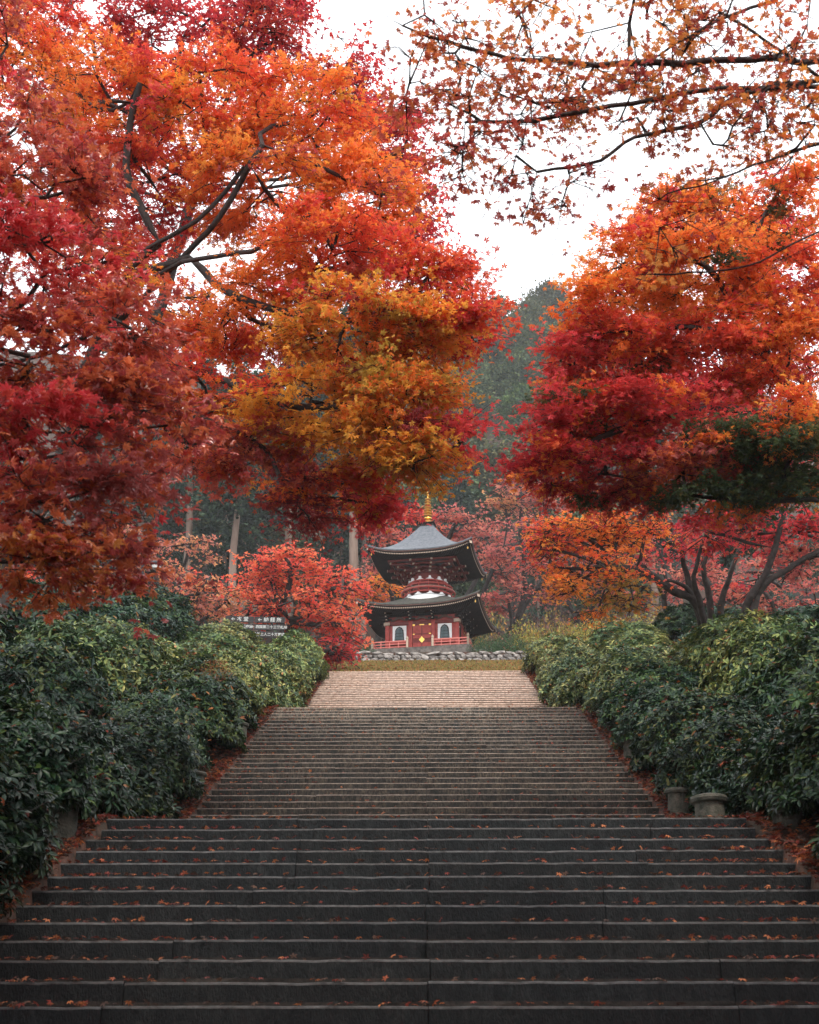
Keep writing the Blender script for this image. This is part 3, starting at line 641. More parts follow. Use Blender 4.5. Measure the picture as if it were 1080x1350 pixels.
for side in (-1, 1):
    sn = 'left' if side < 0 else 'right'
    k = 0; y = 5.6
    while y < 45:
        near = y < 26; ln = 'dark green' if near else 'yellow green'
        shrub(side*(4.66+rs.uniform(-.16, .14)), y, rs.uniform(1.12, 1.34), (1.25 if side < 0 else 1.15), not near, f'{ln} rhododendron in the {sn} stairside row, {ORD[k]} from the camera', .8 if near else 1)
        y += 2.0 if y < 26 else 2.3; k += 1
    k = 0; y = 8.2
    while y < 45:
        near = y < 24; ln = 'dark green' if near else 'light green'
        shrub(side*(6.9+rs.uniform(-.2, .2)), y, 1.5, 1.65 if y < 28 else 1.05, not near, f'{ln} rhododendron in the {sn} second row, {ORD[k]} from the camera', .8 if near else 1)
        y += 2.7; k += 1
    k = 0; y = 12.5
    while y < 42:
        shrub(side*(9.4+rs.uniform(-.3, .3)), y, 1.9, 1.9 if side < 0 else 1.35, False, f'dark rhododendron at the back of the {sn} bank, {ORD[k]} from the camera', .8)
        y += 3.6; k += 1

shrub(-4.25, 8.9, .95, .75, False, 'small low dark rhododendron spilling over the steps at the lower left', .7)
shrub(-4.6, 10.6, 1.2, 1.0, False, 'dark rhododendron drooping in front of the left stone post', .75)
shrub(4.6, 9.6, 1.1, .95, False, 'low dark rhododendron spilling over the steps at the lower right', .8)
shrub(4.7, 12.0, 1.15, 1.0, False, 'rhododendron drooping beside the right stone posts', .95)
# ------------------------------------------------------------------ stone edging posts beside the steps
def post_mesh():
    mb = MB(); mb.lathe([(.235, -.25), (.225, .05), (.215, .36), (.22, .40), (.27, .425), (.285, .47), (.265, .515), (.2, .54)], 18)
    return mb.build('stone_post', M['post'], mesh_only=True, smooth=True)
pm = post_mesh()
cap_note = ['squat mossy stone post at the left edge of the lowest flight', 'stone post half hidden under the left hedge by the middle flight', 'grey stone post under the left hedge halfway up the middle flight', 'small pale stone post at the left foot of the top flight',
            'wide stone post beside the first landing on the right', 'stone post right of the lowest flight half under rhododendron leaves', 'mossy stone post at the right edge low on the middle flight', 'stone post at the right edge halfway up the middle flight', 'small stone post at the right edge near the second landing']
for (x, y, s_), lab in zip([(-3.82, 13.5, .9), (-3.70, 20.6, .72), (-3.7, 25.2, .72), (-3.72, 32.2, .8), (3.3, 15.3, .85), (3.85, 14.0, .85), (3.70, 19.3, .75), (3.70, 23.3, .72), (3.70, 26.6, .72)], cap_note):
    g_ = W(x, y); z = g_[2] if abs(x) > 3.5 else 3.80; o = link('stone_post', pm, None, (x, y, z+.03), (rs.uniform(-.07, .07), rs.uniform(-.07, .07), rs.uniform(0, 6)), (s_, s_*.9, s_*.85)); tag(o, lab, 'stone post', 'stone posts edging the stairs')

# ------------------------------------------------------------------ fallen leaves
rng = np.random.default_rng(77)
LIT = np.array([(.24, .04, .025), (.30, .08, .035), (.14, .03, .022), (.10, .05, .03), (.42, .14, .05), (.06, .033, .024)])
def litter(name, label, pos, size=.055):
    n = len(pos); nr = np.array((0, 0, 1))+rng.normal(0, .35, (n, 3))
    me = leaves(name, pos, nr, rng.normal(0, 1, (n, 3)), rng.uniform(.6, 1.2, n)*size, LIT[rng.integers(0, 6, n)]*rng.uniform(.6, 1.2, (n, 1)), TPL5, M['litter'])
    o = link(name, me); tag(o, label, kind='stuff')
for nm_, lab, (y0, n, zb), cnt in (('fallen_leaves', 'orange and red leaves scattered along the edges of the lowest flight', NEAR, 3000), ('fallen_leaves', 'fallen leaves on the middle flight', MID, 1500), ('fallen_leaves', 'fallen leaves on the top flight', UPP, 600)):
    i = rng.integers(0, n, cnt); x = rng.uniform(-HW, HW, cnt); ed = rng.random(cnt) < .45
    x = np.where(ed, np.sign(x)*(HW-np.abs(rng.normal(0, .7, cnt))), x)
    fr = rng.random(cnt); dy = np.where(fr < .75, rng.uniform(.0, .04, cnt), rng.uniform(.05, G, cnt))
    litter(nm_, lab, np.stack([x, y0+G*i+dy, zb+RI*(i+1)+rng.uniform(.012, .03, cnt)], 1), .045)
for s_, sn in ((-1, 'left'), (1, 'right')):
    n = 15000; y = 3+43*rng.uniform(0, 1, n)**1.5; x = s_*(HW-.12+np.abs(rng.normal(.3, .4, n)))
    litter('leaf_litter', f'drift of brown red leaves on the earth strip {sn} of the stairs', np.stack([x, y, gz(x, y)+rng.uniform(.02, .07, n)], 1), .06)

q_ = []
for o in C.objects:                    # maple leaves caught on the bushes
    if o.get('group', '').startswith('rhododendron'):
        n = 60; d = unit(rng.normal(0, 1, (n, 3))); d[:, 2] = np.abs(d[:, 2]); q_.append(np.array(o.location)+d*np.array((o.scale[0], o.scale[1], o.scale[2]))*1.0+np.array((0, 0, .17*o.scale[2])))
litter('caught_leaves', 'orange maple leaves caught on top of the rhododendron bushes', np.concatenate(q_), .055)
# ------------------------------------------------------------------ lawn
n = 26000; x = rng.uniform(-7, 7, n); y = rng.uniform(45.1, 57.8, n)
pos = np.stack([x, y, gz(x, y)], 1)
gc = np.array([(.20, .15, .04), (.28, .18, .05), (.15, .15, .04), (.36, .17, .06), (.24, .21, .06)])
me = leaves('grass', pos, rng.normal(0, 1, (n, 3))*np.array((1, 1, .1)), np.array((0, 0, 1))+rng.normal(0, .4, (n, 3)), rng.uniform(.05, .12, n), gc[rng.integers(0, 5, n)], QUADC, M['grass'])
tag(link('grass', me), 'short yellow brown grass on the lawn before the pagoda', 'grass', kind='stuff')
n = 2500; x = rng.uniform(-7, 7, n); y = rng.uniform(45.2, 57.8, n)
litter('leaf_litter', 'red leaves strewn over the lawn below the pagoda', np.stack([x, y, gz(x, y)+.06], 1), .08)

# ------------------------------------------------------------------ dry stone wall before the pagoda
def rock(seed):
    r = random.Random(seed); bm_v = []; import bmesh
    bm = bmesh.new(); bmesh.ops.create_icosphere(bm, subdivisions=1, radius=.5)
    for v in bm.verts:
        q = v.co; s_ = max(abs(q.x), abs(q.y), abs(q.z)); v.co = q*(.42/s_*.55+.5)*r.uniform(.88, 1.1)
    me = bpy.data.meshes.new('stone'); bm.to_mesh(me); bm.free(); me.materials.append(M['rock']); return me
RK = [rock(s) for s in range(8)]
wy = 58.0; wz = zat(871, 57.8); wall = empty('dry_stone_wall', (0, wy, wz)); tag(wall, 'low dry wall of irregular grey stones in front of the pagoda', 'stone wall')
x = -3.7
for row in range(3):
    x = -3.75
    while x < 4.45:
        w_ = rs.uniform(.22, .5) if row < 2 else rs.uniform(.35, .75); h = .22 if row < 2 else .16
        o = link('stone', rs.choice(RK), wall, (x+w_/2, rs.uniform(-.05, .05)+.12*row-.15*abs(x/4)**2, .04+row*.195+rs.uniform(-.02, .02)), (rs.uniform(-.2, .2), rs.uniform(-.2, .2), rs.uniform(-.4, .4)), (w_*1.08, .4, h*1.25))
        t = rs.uniform(.45, 1.2) if row < 2 else rs.uniform(.9, 1.25); o.color = (t, t*.97, t*.95, 1); x += w_

# ------------------------------------------------------------------ pagoda
PY = 62.0; PX = (566-563)/FPX*64.2; ZF = zat(858, 60.3); ROT = R(-10.5)
pag = empty('pagoda', (PX, PY, ZF), ROT); tag(pag, 'two-storeyed red wooden pagoda with grey roofs and gilt spire above the stairs', 'pagoda')
H = lambda py, d: zat(py, d)-ZF
def part(mb, name, m, smooth=False, parent=None, **k): return mb.build(name, m, parent or pag, smooth, **k)
BW = 1.72                                        # half width of the body
zb1 = H(818, 60.3)                               # top of the wall
mb = MB(); mb.box(-BW-.75, BW+.75, -BW-.75, BW+.75, -.75, 0); part(mb, 'podium', M['rock']).color = (.45, .42, .4, 1)
# walls, columns, beams on four sides
for q in range(4):
    A = Matrix.Rotation(q*math.pi/2, 4, 'Z')
    mb = MB(); mb.box(-BW+.05, BW-.05, -BW+.02, -BW+.12, 0, zb1+.25, A); part(mb, 'wall', M['red'])
    for (z0, z1, pr) in ((.0, .10, .07), (zb1-.18, zb1-.04, .07), (.36, .44, .06)):
        mb = MB(); mb.box(-BW-.05, BW+.05, -BW-pr, -BW+.015, z0, z1, A); part(mb, 'beam', M['darkred'])
    for xx in (-BW, -.56, .56):
        mb = MB(); mb.box(xx-.09, xx+.09, -BW-.10, -BW+.08, -.003, zb1+.02, A); part(mb, 'column', M['red'])
    # double doors
    for s_ in (-1, 1):
        mb = MB(); mb.box(min(0, s_*.46)+.004*(s_ > 0), max(0, s_*.46)-.004*(s_ < 0), -BW-.055, -BW+.01, .101, zb1-.2, A); d_ = part(mb, 'door_leaf', M['darkred'])
        for (x0, x1, z0, z1) in ((.02, .44, .18, .40), (.02, .44, .62, .80), (.02, .44, .86, zb1-.26)):
            if z1 > z0: mb = MB(); mb.box(min(s_*x0, s_*x1), max(s_*x0, s_*x1), -BW-.075, -BW-.056, z0, z1, A); part(mb, 'door_panel', M['red'], parent=d_)
        mb = MB()
        for (cx_, cz_, ww, hh) in ((.40, .14, .07, .06), (.40, zb1-.24, .07, .08), (.06, zb1-.235, .07, .05), (.40, .83, .06, .04)): mb.box(s_*cx_-ww/2*1.6, s_*cx_+ww/2*1.6, -BW-.095, -BW-.077, cz_-hh/2, cz_+hh/2, A)
        part(mb, 'gilt_fitting', M['gold'], parent=d_)
    mb = MB(); vs = [(0, -.17), (.13, -.03), (.13, .02), (.05, .08), (0, .17), (-.05, .08), (-.13, .02), (-.13, -.03)]
    f3 = [A @ Vector((a_, -BW-.10, .55+c_)) for a_, c_ in vs]; bk = [A @ Vector((a_, -BW-.077, .55+c_)) for a_, c_ in vs]; n8 = 8
    mb.add(f3+bk, [tuple(range(8))]+[(i, i+8, (i+1) % 8+8, (i+1) % 8) for i in range(8)]); part(mb, 'gilt_lock_plate', M['gold'])
    # bell windows
    for s_ in (-1, 1):
        cx_ = s_*1.12; z0, z1 = .47, zb1-.22
        mb = MB(); mb.box(cx_-.34, cx_+.34, -BW-.03, -BW+.012, z0, z1, A); wf = part(mb, 'window', M['plaster'])
        out_ = [(-.24, z0+.03), (.24, z0+.03), (.22, z0+.30), (.20, z1-.24), (.13, z1-.12), (0, z1-.05), (-.13, z1-.12), (-.20, z1-.24), (-.22, z0+.30)]
        def loop(yy, k_): return [A @ Vector((cx_+a_*k_, yy, (c_-(z0+z1)/2)*k_+(z0+z1)/2)) for a_, c_ in out_]
        n9 = len(out_); mb = MB(); F1, F2, F3 = loop(-BW-.075, 1), loop(-BW-.075, .84), loop(-BW-.028, 1)
        mb.add(F1+F2+F3, [(i, (i+1) % n9, (i+1) % n9+n9, i+n9) for i in range(n9)]+[(i, i+2*n9, (i+1) % n9+2*n9, (i+1) % n9) for i in range(n9)]); part(mb, 'window_frame', M['brown'], parent=wf)
        mb = MB(); mb.add(loop(-BW-.045, .86), [tuple(range(n9))]); part(mb, 'window_pane', M['grille'], parent=wf)
        mb = MB()
        for t_ in (-.13, -.065, 0, .065, .13): mb.box(cx_+t_-.008, cx_+t_+.008, -BW-.062, -BW-.047, z0+.05, z1-.17, A)
        for t_ in (.15, .3, .45): mb.box(cx_-.17, cx_+.17, -BW-.066, -BW-.063, z0+t_, z0+t_+.014, A)
        part(mb, 'window_lattice', M['brown'], parent=wf)
        mb = MB(); mb.box(cx_-.44, cx_+.44, -BW-.16, -BW-.0, z0-.09, z0-.005, A); part(mb, 'sill', M['red'], parent=wf)
    # corner beam ends, carved struts and eave brackets above the wall
    for s_ in (-1, 1):
        mb = MB(); mb.box(s_*BW-.13, s_*BW+.13, -BW-.17, -BW-.102, zb1-.20, zb1-.05, A); part(mb, 'beam_end', M['pale'])
    for cx_ in (-1.12, 0, 1.12):
        mb = MB(); pts_ = [(-.42, 0), (-.40, .07), (-.24, .10), (-.13, .2), (.13, .2), (.24, .10), (.40, .07), (.42, 0), (.2, .03), (.1, .1), (-.1, .1), (-.2, .03)]
        f3 = [A @ Vector((cx_+a_, -BW-.13, zb1+.0+c_)) for a_, c_ in pts_]; bk = [A @ Vector((cx_+a_, -BW-.05, zb1+c_)) for a_, c_ in pts_]; n_ = len(pts_)
        mb.add(f3+bk, [tuple(range(n_)), tuple(range(n_, 2*n_))[::-1]]+[(i, i+n_, (i+1) % n_+n_, (i+1) % n_) for i in range(n_)]); part(mb, 'carved_strut', M['fascia'])
    for cx_ in (-BW, -.56, .56):
        for t_ in range(3):
            mb = MB(); r_ = .12+.16*t_; mb.box(cx_-.24-.05*t_, cx_+.24+.05*t_, -BW-r_-.07, -BW-r_, zb1+.04+.12*t_, zb1+.12+.12*t_, A)
            mb.box(cx_-.05, cx_+.05, -BW-r_-.2, -BW+.1, zb1+.0+.12*t_, zb1+.08+.12*t_+.002, A); part(mb, 'bracket', M['brown'])
            mb = MB(); mb.box(cx_-.035, cx_+.035, -BW-r_-.212, -BW-r_-.201, zb1+.015+.12*t_, zb1+.07+.12*t_, A); part(mb, 'bracket_tip', M['pale'])
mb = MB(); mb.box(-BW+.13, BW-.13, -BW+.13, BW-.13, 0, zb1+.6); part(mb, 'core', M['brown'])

def roof(pref, S, r_in, z_eave, z_top, lift, conc, m, r_wall, z_wall, nraf, thick=.16):
    """curved square roof: surface, layered eave edge, soffit, rafters"""
    nu, ntt = 24, 10
    lift_f = lambda u, t: lift*(abs(u)**3.0)*(t**3)
    def surf(u, t, dz=0, ds=0):           # t: 0 top, 1 eave
        s_ = r_in+(S-r_in)*t+ds; flare = 1+.012*abs(u)**3*t
        return Vector((u*s_*flare, -s_*flare, z_eave+(z_top-z_eave)*((1-t)**conc)+lift_f(u, t)+dz))
    root = MB(); edge = MB(); edge2 = MB(); sof = MB(); raf = MB(); tips = MB()
    for q in range(4):
        A = Matrix.Rotation(q*math.pi/2, 4, 'Z'); us = [-1+2*i/nu for i in range(nu+1)]; ts = [j/ntt for j in range(ntt+1)]
        vs = [A @ surf(u, t) for t in ts for u in us]; k = nu+1
        root.add(vs, [(j*k+i, (j+1)*k+i, (j+1)*k+i+1, j*k+i+1) for j in range(ntt) for i in range(nu)])
        for mbx, d0, d1, s0, s1 in ((root, 0, -thick*.4, 0, 0), (edge, -thick*.4, -thick*.75, -.02, -.03), (edge2, -thick*.75, -thick, -.06, -.07)):
            a_ = [A @ surf(u, 1, d0, s0) for u in us]; b_ = [A @ surf(u, 1, d1, s1) for u in us]; c_ = [A @ surf(u, 1, d1, s1-.06) for u in us]; e_ = [A @ surf(u, 1, d0, s0-.06) for u in us]
            mbx.add(a_+b_+c_+e_, [(i, i+k, i+k+1, i+1) for i in range(nu)]+[(i+k, i+2*k, i+2*k+1, i+k+1) for i in range(nu)]+[(i+2*k, i+3*k, i+3*k+1, i+2*k+1) for i in range(nu)]+[(i+3*k, i, i+1, i+3*k+1) for i in range(nu)])
        def under(u, t, dz=0):            # t 0 at the wall, 1 at the eave
            s_ = r_wall+(S-.1-r_wall)*t; zz = z_wall+(z_eave-thick-z_wall)*t+lift_f(u, t)+dz
            return Vector((u*s_, -s_, zz))
        vs = [A @ under(u, t, .03) for t in (0, .25, .5, .75, 1) for u in us]
        sof.add(vs, [(j*k+i, j*k+i+1, (j+1)*k+i+1, (j+1)*k+i) for j in range(4) for i in range(nu)])
        for i in range(nraf):
            xx = (-1+2*(i+.5)/nraf)*(S-.12); t0 = max(0, (abs(xx)-r_wall)/(S-.1-r_wall))
            def pt(t):
                s_ = r_wall+(S-.1-r_wall)*t; return A @ under(max(-1, min(1, xx/s_)), t, -.05)
            tt = [t0+(1-t0)*w_ for w_ in (0, .5, 1)]
            for a_, b_ in zip(tt, tt[1:]):
                if b_-a_ > .02: raf.bar(pt(a_), pt(b_), .045, .05)
            e_ = pt(1); dv = (A @ Vector((0, -1, 0))); tips.bar(e_+dv*.002, e_+dv*.014, .052, .06)
    part(root, pref+'_roof', m, True)
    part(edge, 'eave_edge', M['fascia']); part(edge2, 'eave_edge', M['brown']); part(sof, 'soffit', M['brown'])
    o = part(raf, 'rafters', M['brown']); o['kind'] = 'stuff'; o = part(tips, 'rafter_tips', M['pale']); o['kind'] = 'stuff'
    for q in range(4):                    # hip rafters with pale ends
        A = Matrix.Rotation(q*math.pi/2, 4, 'Z'); a_ = A @ Vector((r_wall, -r_wall, z_wall-.05)); b_ = A @ Vector((S-.05, -(S-.05), z_eave-thick+lift-.08))
        mb = MB(); mb.bar(a_, (a_+b_)/2-Vector((0, 0, .06)), .12, .14); mb.bar((a_+b_)/2-Vector((0, 0, .06)), b_, .12, .14); part(mb, 'hip_rafter', M['brown'])
        d_ = (b_-a_).normalized(); mb = MB(); mb.bar(b_+d_*.002, b_+d_*.02, .14, .16); part(mb, 'hip_tip', M['pale'])
        mb = MB(); mb.lathe([(.02, -.16), (.03, -.15), (.035, -.08), (.02, -.05), (.008, -.0)], 8, b_-d_*.25-Vector((0, 0, .08))); part(mb, 'wind_bell', M['gold'])
S1 = 3.02
ze1 = H(796, 59.2)+.02
roof('lower', S1, 1.05, ze1, H(789, 60.9)+.1, .42, 1.35, M['lowroof'], BW, zb1+.40, 64)
# white plaster mound
zm = H(789, 60.85)
mb = MB(); mb.lathe([(1.36, zm-.25), (1.34, zm+.06), (1.24, zm+.20), (1.0, zm+.33), (.7, zm+.40)], 40); part(mb, 'plaster_mound', M['plaster'], True)
# drum with ring railing
mb = MB(); mb.lathe([(.80, zm+.1), (.80, H(745, 61.2))], 32); part(mb, 'drum', M['darkred'], True)
zr = [zm+.42, zm+.58, zm+.84, zm+1.05]; rr_ = [1.22, 1.36, 1.22, 1.0]
for k_ in range(4):
    mb = MB(); mb.lathe([(rr_[k_]-.05, zr[k_]-.035), (rr_[k_]+.02, zr[k_]-.035), (rr_[k_]+.02, zr[k_]+.035), (rr_[k_]-.05, zr[k_]+.035), (rr_[k_]-.05, zr[k_]-.035)], 40, cap=False); part(mb, 'ring_rail', M['red'])
mb = MB(); mb.lathe([(1.37, zr[1]+.036), (1.385, zr[1]+.05), (1.37, zr[1]+.064)], 40, cap=False); part(mb, 'pale_ring_edge', M['pale'])
mb = MB(); mb.lathe([(.8, zr[0]-.02), (1.2, zr[0]-.02), (1.2, zr[0]+.05), (.8, zr[0]+.05)], 40, cap=False); part(mb, 'gallery_floor', M['darkred'])
for k_ in range(16):
    a_ = (k_+.5)*math.pi/8; c_, s_ = math.cos(a_), math.sin(a_)
    mb = MB(); mb.bar((c_*1.22, s_*1.22, zr[0]), (c_*1.36, s_*1.36, zr[1]), .05); mb.bar((c_*1.36, s_*1.36, zr[1]), (c_*1.22, s_*1.22, zr[2]), .045); mb.bar((c_*1.22, s_*1.22, zr[2]), (c_*1.0, s_*1.0, zr[3]), .045); part(mb, 'railing_post', M['red'])
def flare(z0, r0, k_, nm_):
    a_ = (k_+.5)*math.pi/6; A = Matrix.Rotation(a_, 4, 'Z'); mb = MB()
    pts_ = [(-.20, 0), (-.07, .06), (-.045, .17), (.045, .17), (.07, .06), (.20, 0)]; n_ = 6
    f3 = [A @ Vector((r0+.08, a2, z0+c2)) for a2, c2 in pts_]; bk = [A @ Vector((r0-.02, a2, z0+c2)) for a2, c2 in pts_]
    mb.add(f3+bk, [tuple(range(n_)), tuple(range(n_, 2*n_))[::-1]]+[(i, i+n_, (i+1) % n_+n_, (i+1) % n_) for i in range(n_)]); part(mb, nm_, M['plaster'])
for k_ in range(12): flare(zm+.27, 1.13, k_, 'flared_bracket'); flare(zr[3]+.05, .92, k_, 'flared_bracket')
# upper bracket tiers
ze2 = H(723, 59.45); zw2 = ze2-.12; zt0 = H(752, 61)
for t_ in range(4):
    r0 = .85+.27*t_; z0 = zt0+(zw2-.12-zt0)*t_/4+.04
    mb = MB(); nsd = 12 if t_ < 2 else 4
    if nsd == 12: mb.lathe([(r0-.1, z0), (r0+.05, z0), (r0+.05, z0+.09), (r0-.1, z0+.09)], 12, cap=False)
    else:
        for q in range(4): mb.box(-r0-.08, r0+.08, -r0-.08, -r0+.02, z0, z0+.09, Matrix.Rotation(q*math.pi/2, 4, 'Z'))
    part(mb, 'bracket_ring', M['darkred'])
    for k_ in range(12):
        a_ = (k_+.5)*math.pi/6 ; A = Matrix.Rotation(a_, 4, 'Z'); ex = 1+.22*abs(math.sin(2*a_))*(t_/3)
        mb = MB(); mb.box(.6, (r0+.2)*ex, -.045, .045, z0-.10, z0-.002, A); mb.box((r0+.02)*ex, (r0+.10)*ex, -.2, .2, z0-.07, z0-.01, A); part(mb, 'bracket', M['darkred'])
        mb = MB(); mb.box((r0+.2)*ex+.001, (r0+.2)*ex+.03, -.05, .05, z0-.1, z0-.0, A); part(mb, 'bracket_tip', M['pale'])
S2 = 2.64
roof('upper', S2, .30, ze2, H(693, 61.8), .40, 1.7, M['bark_roof'], 1.5, zw2+.02, 60)
zt = H(693, 61.8)
mb = MB(); mb.box(-.34, .34, -.34, .34, zt-.06, zt+.10); mb.box(-.40, .40, -.40, .40, zt+.10, zt+.15); part(mb, 'dew_basin', M['brown'])
fin = MB(); ztip = H(648, 62); z_ = zt+.15; fh = ztip-z_
fin.lathe([(.27, 0), (.28, .06), (.22, .12), (.13, .20), (.10, .26), (.2, .30), (.19, .34), (.05, .38)], 16, (0, 0, z_)); fin.lathe([(.035, 0), (.03, fh-.05)], 8, (0, 0, z_+.0)); part(fin, 'spire_mast', M['gold'], True)
for k_ in range(7):
    r_ = .235-.014*k_; zz = z_+.46+k_*(fh-.75)/7
    mb = MB(); mb.lathe([(.04, -.012), (r_, -.016), (r_+.01, .0), (r_, .014), (.04, .014)], 16, (0, 0, zz)); part(mb, 'spire_ring', M['gold'], True)
mb = MB(); mb.lathe([(.02, 0), (.09, .06), (.04, .13), (.07, .2), (.0, .3)], 10, (0, 0, ztip-.3)); part(mb, 'spire_jewel', M['gold'], True)
# veranda railings of the pagoda, open in front of the door
for q in range(4):
    A = Matrix.Rotation(q*math.pi/2, 4, 'Z'); e = BW+.62
    spans = [(-e, -.62), (.62, e)] if q == 0 else [(-e, e)]
    for (x0, x1) in spans:
        mb = MB()
        for zz in (.08, .22, .36): mb.bar(A @ Vector((x0, -e, zz)), A @ Vector((x1, -e, zz)), .05 if zz > .3 else .035)
        rl = part(mb, 'railing', M['pinkred'])
        n_ = max(1, round((x1-x0)/.45))
        for i in range(1, n_): xx = x0+(x1-x0)*i/n_; mb = MB(); mb.box(xx-.02, xx+.02, -e-.02, -e+.02, .0, .35, A); part(mb, 'baluster', M['pinkred'], parent=rl)
        for xx in (x0, x1):
            mb = MB(); c_ = A @ Vector((xx, -e, 0)); mb.lathe([(.06, 0), (.06, .40), (.05, .42), (.075, .47), (.06, .53), (.01, .6)], 10, c_); part(mb, 'railing_post', M['pale'], True, parent=rl)

# small grey picket fence right of the pagoda
fx = (622-563)/FPX*62; sf = empty('picket_fence', (fx, 60.2, zat(866, 60.2))); tag(sf, 'small weathered rail fence right of the pagoda on the wall', 'fence')
for zz in (.22, .38):
    mb = MB(); mb.bar((0, 0, zz), (1.25, .3, zz), .05); mb.build('rail', M['rock'], sf)
for i in range(6):
    mb = MB(); t_ = i/5; mb.box(1.25*t_-.03, 1.25*t_+.03, .3*t_-.03, .3*t_+.03, 0, .55); mb.build('fence_post', M['rock'], sf)

# ------------------------------------------------------------------ notice board with directions
sc_z = 46.0; c = P(337, 826, sc_z); sgn = empty('notice_board', (c[0], c[1], c[2]), R(6)); tag(sgn, 'dark wooden direction board with three rows of white Japanese lettering above the left hedge', 'sign')
u = sc_z/FPX
for s_ in (-36, 36):
    mb = MB(); gl = float(gz(c[0]+s_*u, c[1]))-c[2]; mb.box(s_*u-.05, s_*u+.05, .05, .15, gl-.1, 15*u); mb.build('sign_post', M['board'], sgn)
rows = [(9.5, '← 本 堂', '← 納 経 所'), (-.5, '← 二階堂 荒神堂', '← 西国第二十三番札所'), (-10.5, '← 大師堂 経堂', '法然上人二十五霊場')]
for zz, t1, t2 in rows:
    for x0, x1, tx in ((-40, -2.5, t1), (-2, 38, t2)):
        mb = MB(); mb.box(x0*u, x1*u, 0, .04, (zz-4)*u, (zz+4.2)*u); bo = mb.build('board', M['board'], sgn)
        cu = bpy.data.curves.new('lettering', 'FONT'); cu.body = tx; cu.size = 6.6*u if len(tx) < 8 else 4.6*u; cu.align_x = 'CENTER'; cu.align_y = 'CENTER'; cu.extrude = .002; cu.offset = .002
        to = bpy.data.objects.new('tmp', cu); C.objects.link(to)
        dg = bpy.context.evaluated_depsgraph_get(); me = bpy.data.meshes.new_from_object(to.evaluated_get(dg)); bpy.data.objects.remove(to)
        me.materials.clear(); me.materials.append(M['white']); me.name = 'lettering'
        lt = link('lettering', me, bo, ((x0+x1)/2*u, -.006, zz*u), (math.pi/2, 0, 0))

# lamp pole on the left
b = PG(181, 46); top = P(181, 722, 46); Lh = top[2]-b[2]
lp = empty('lamp_post', b); tag(lp, 'thin dark lamp pole standing among the pale maples on the left', 'lamp post')
mb = MB(); mb.lathe([(.09, 0), (.075, Lh*.3), (.06, Lh)], 10); mb.build('pole', M['iron'], lp, True)
mb = MB(); mb.box(-.05, .55, -.03, .03, Lh-.12, Lh-.06); mb.build('arm', M['iron'], lp)
mb = MB(); mb.lathe([(.05, .1), (.2, .0), (.24, -.08), (.2, -.12)], 12, (.5, 0, Lh-.1)); mb.build('lamp_shade', M['iron'], lp, True)
mb = MB(); mb.lathe([(.18, -.12), (.16, -.24), (.06, -.3)], 12, (.5, 0, Lh-.1)); mb.build('lamp_bulb', M['glass'], lp, True)

# ------------------------------------------------------------------ olive and dark bushes right of the pagoda
def bush_variant(seed, cols, n=2600):
    r_ = np.random.default_rng(seed); d = unit(r_.normal(0, 1, (n, 3))); d[:, 2] = np.abs(d[:, 2]); rad = r_.uniform(.3, 1, (n, 1))**.5*(1+.2*nz(d[:, 0], d[:, 1], d[:, 2], 4, seed))[:, None]
    p = d*rad; col = np.array(cols)[r_.integers(0, len(cols), n)]*r_.uniform(.7, 1.3, (n, 1))
    return leaves('foliage', p, d+r_.normal(0, .6, (n, 3)), r_.normal(0, 1, (n, 3)), r_.uniform(.05, .1, n), col, LONG, M['conifer'])
BV = [bush_variant(1, PAL['shrub']), bush_variant(2, [(.03, .07, .03), (.05, .1, .04)]), bush_variant(3, [(.4, .2, .06), (.3, .22, .06), (.2, .17, .05)]), bush_variant(4, [(.12, .07, .06), (.2, .1, .08), (.09, .09, .06)])]
def stemmesh(seed):
    r_ = np.random.default_rng(seed); sk = Skel(r_); b0 = sk.add((0, 0, -.2), -1, 0)
    for q in range(40): d = unit(r_.normal(0, 1, 3)); d[2] = abs(d[2]); sk.grow(d*r_.uniform(.4, 1.02), 0, .2, .1)
    sk.radii(.005, 2.3, .05); return sk.mesh('stems', range(len(sk.p)), M['barkpale'], 4)
SM = stemmesh(5)
bl = [(640, 850, 61, .9, .8, 1, 'round dark green bush beside the right corner of the pagoda'), (672, 842, 62, 1.1, .9, 1, 'dark green bush between the pagoda and the right hedge'), (668, 828, 68, 1.7, 1.5, 3, 'brown twiggy bush behind the dark green bushes'),
      (700, 822, 64, 1.5, 1.5, 0, 'yellow olive bush above the far end of the right hedge'), (735, 812, 66, 1.7, 1.8, 2, 'orange yellow bush behind the right hedge'), (770, 820, 60, 1.5, 1.4, 0, 'olive bush behind the right hedge left of the tree stump'), (812, 818, 56, 1.5, 1.3, 2, 'golden brown bush close behind the right hedge'),
      (715, 790, 74, 2.2, 1.6, 3, 'grey brown thicket bush under the pink maples'), (765, 795, 74, 2.2, 1.4, 3, 'dull thicket bush at the foot of the right hand slope'), (850, 815, 50, 1.4, 1.3, 0, 'olive bush beside the dark stems right of centre'),
      (480, 858, 62, .8, .5, 1, 'low green bush at the left corner of the pagoda'), (655, 800, 78, 2.0, 2.4, 2, 'tall yellow brown bush behind the right eave of the pagoda')]
for (px, py, zc, r_, h, v, lab) in bl:
    b = PG(px, zc); topz = P(px, py-12, zc)[2]; root = empty('shrub', b); hh = max(h, topz-b[2]); root.scale = (r_, r_, hh); root.rotation_euler.z = rs.uniform(0, 6)
    tag(root, lab, 'shrub', 'shrubs around the pagoda'); f = link('foliage', BV[v], root); f['kind'] = 'stuff'; f.color = (1, 1, 1, 1); link('stems', SM, root)

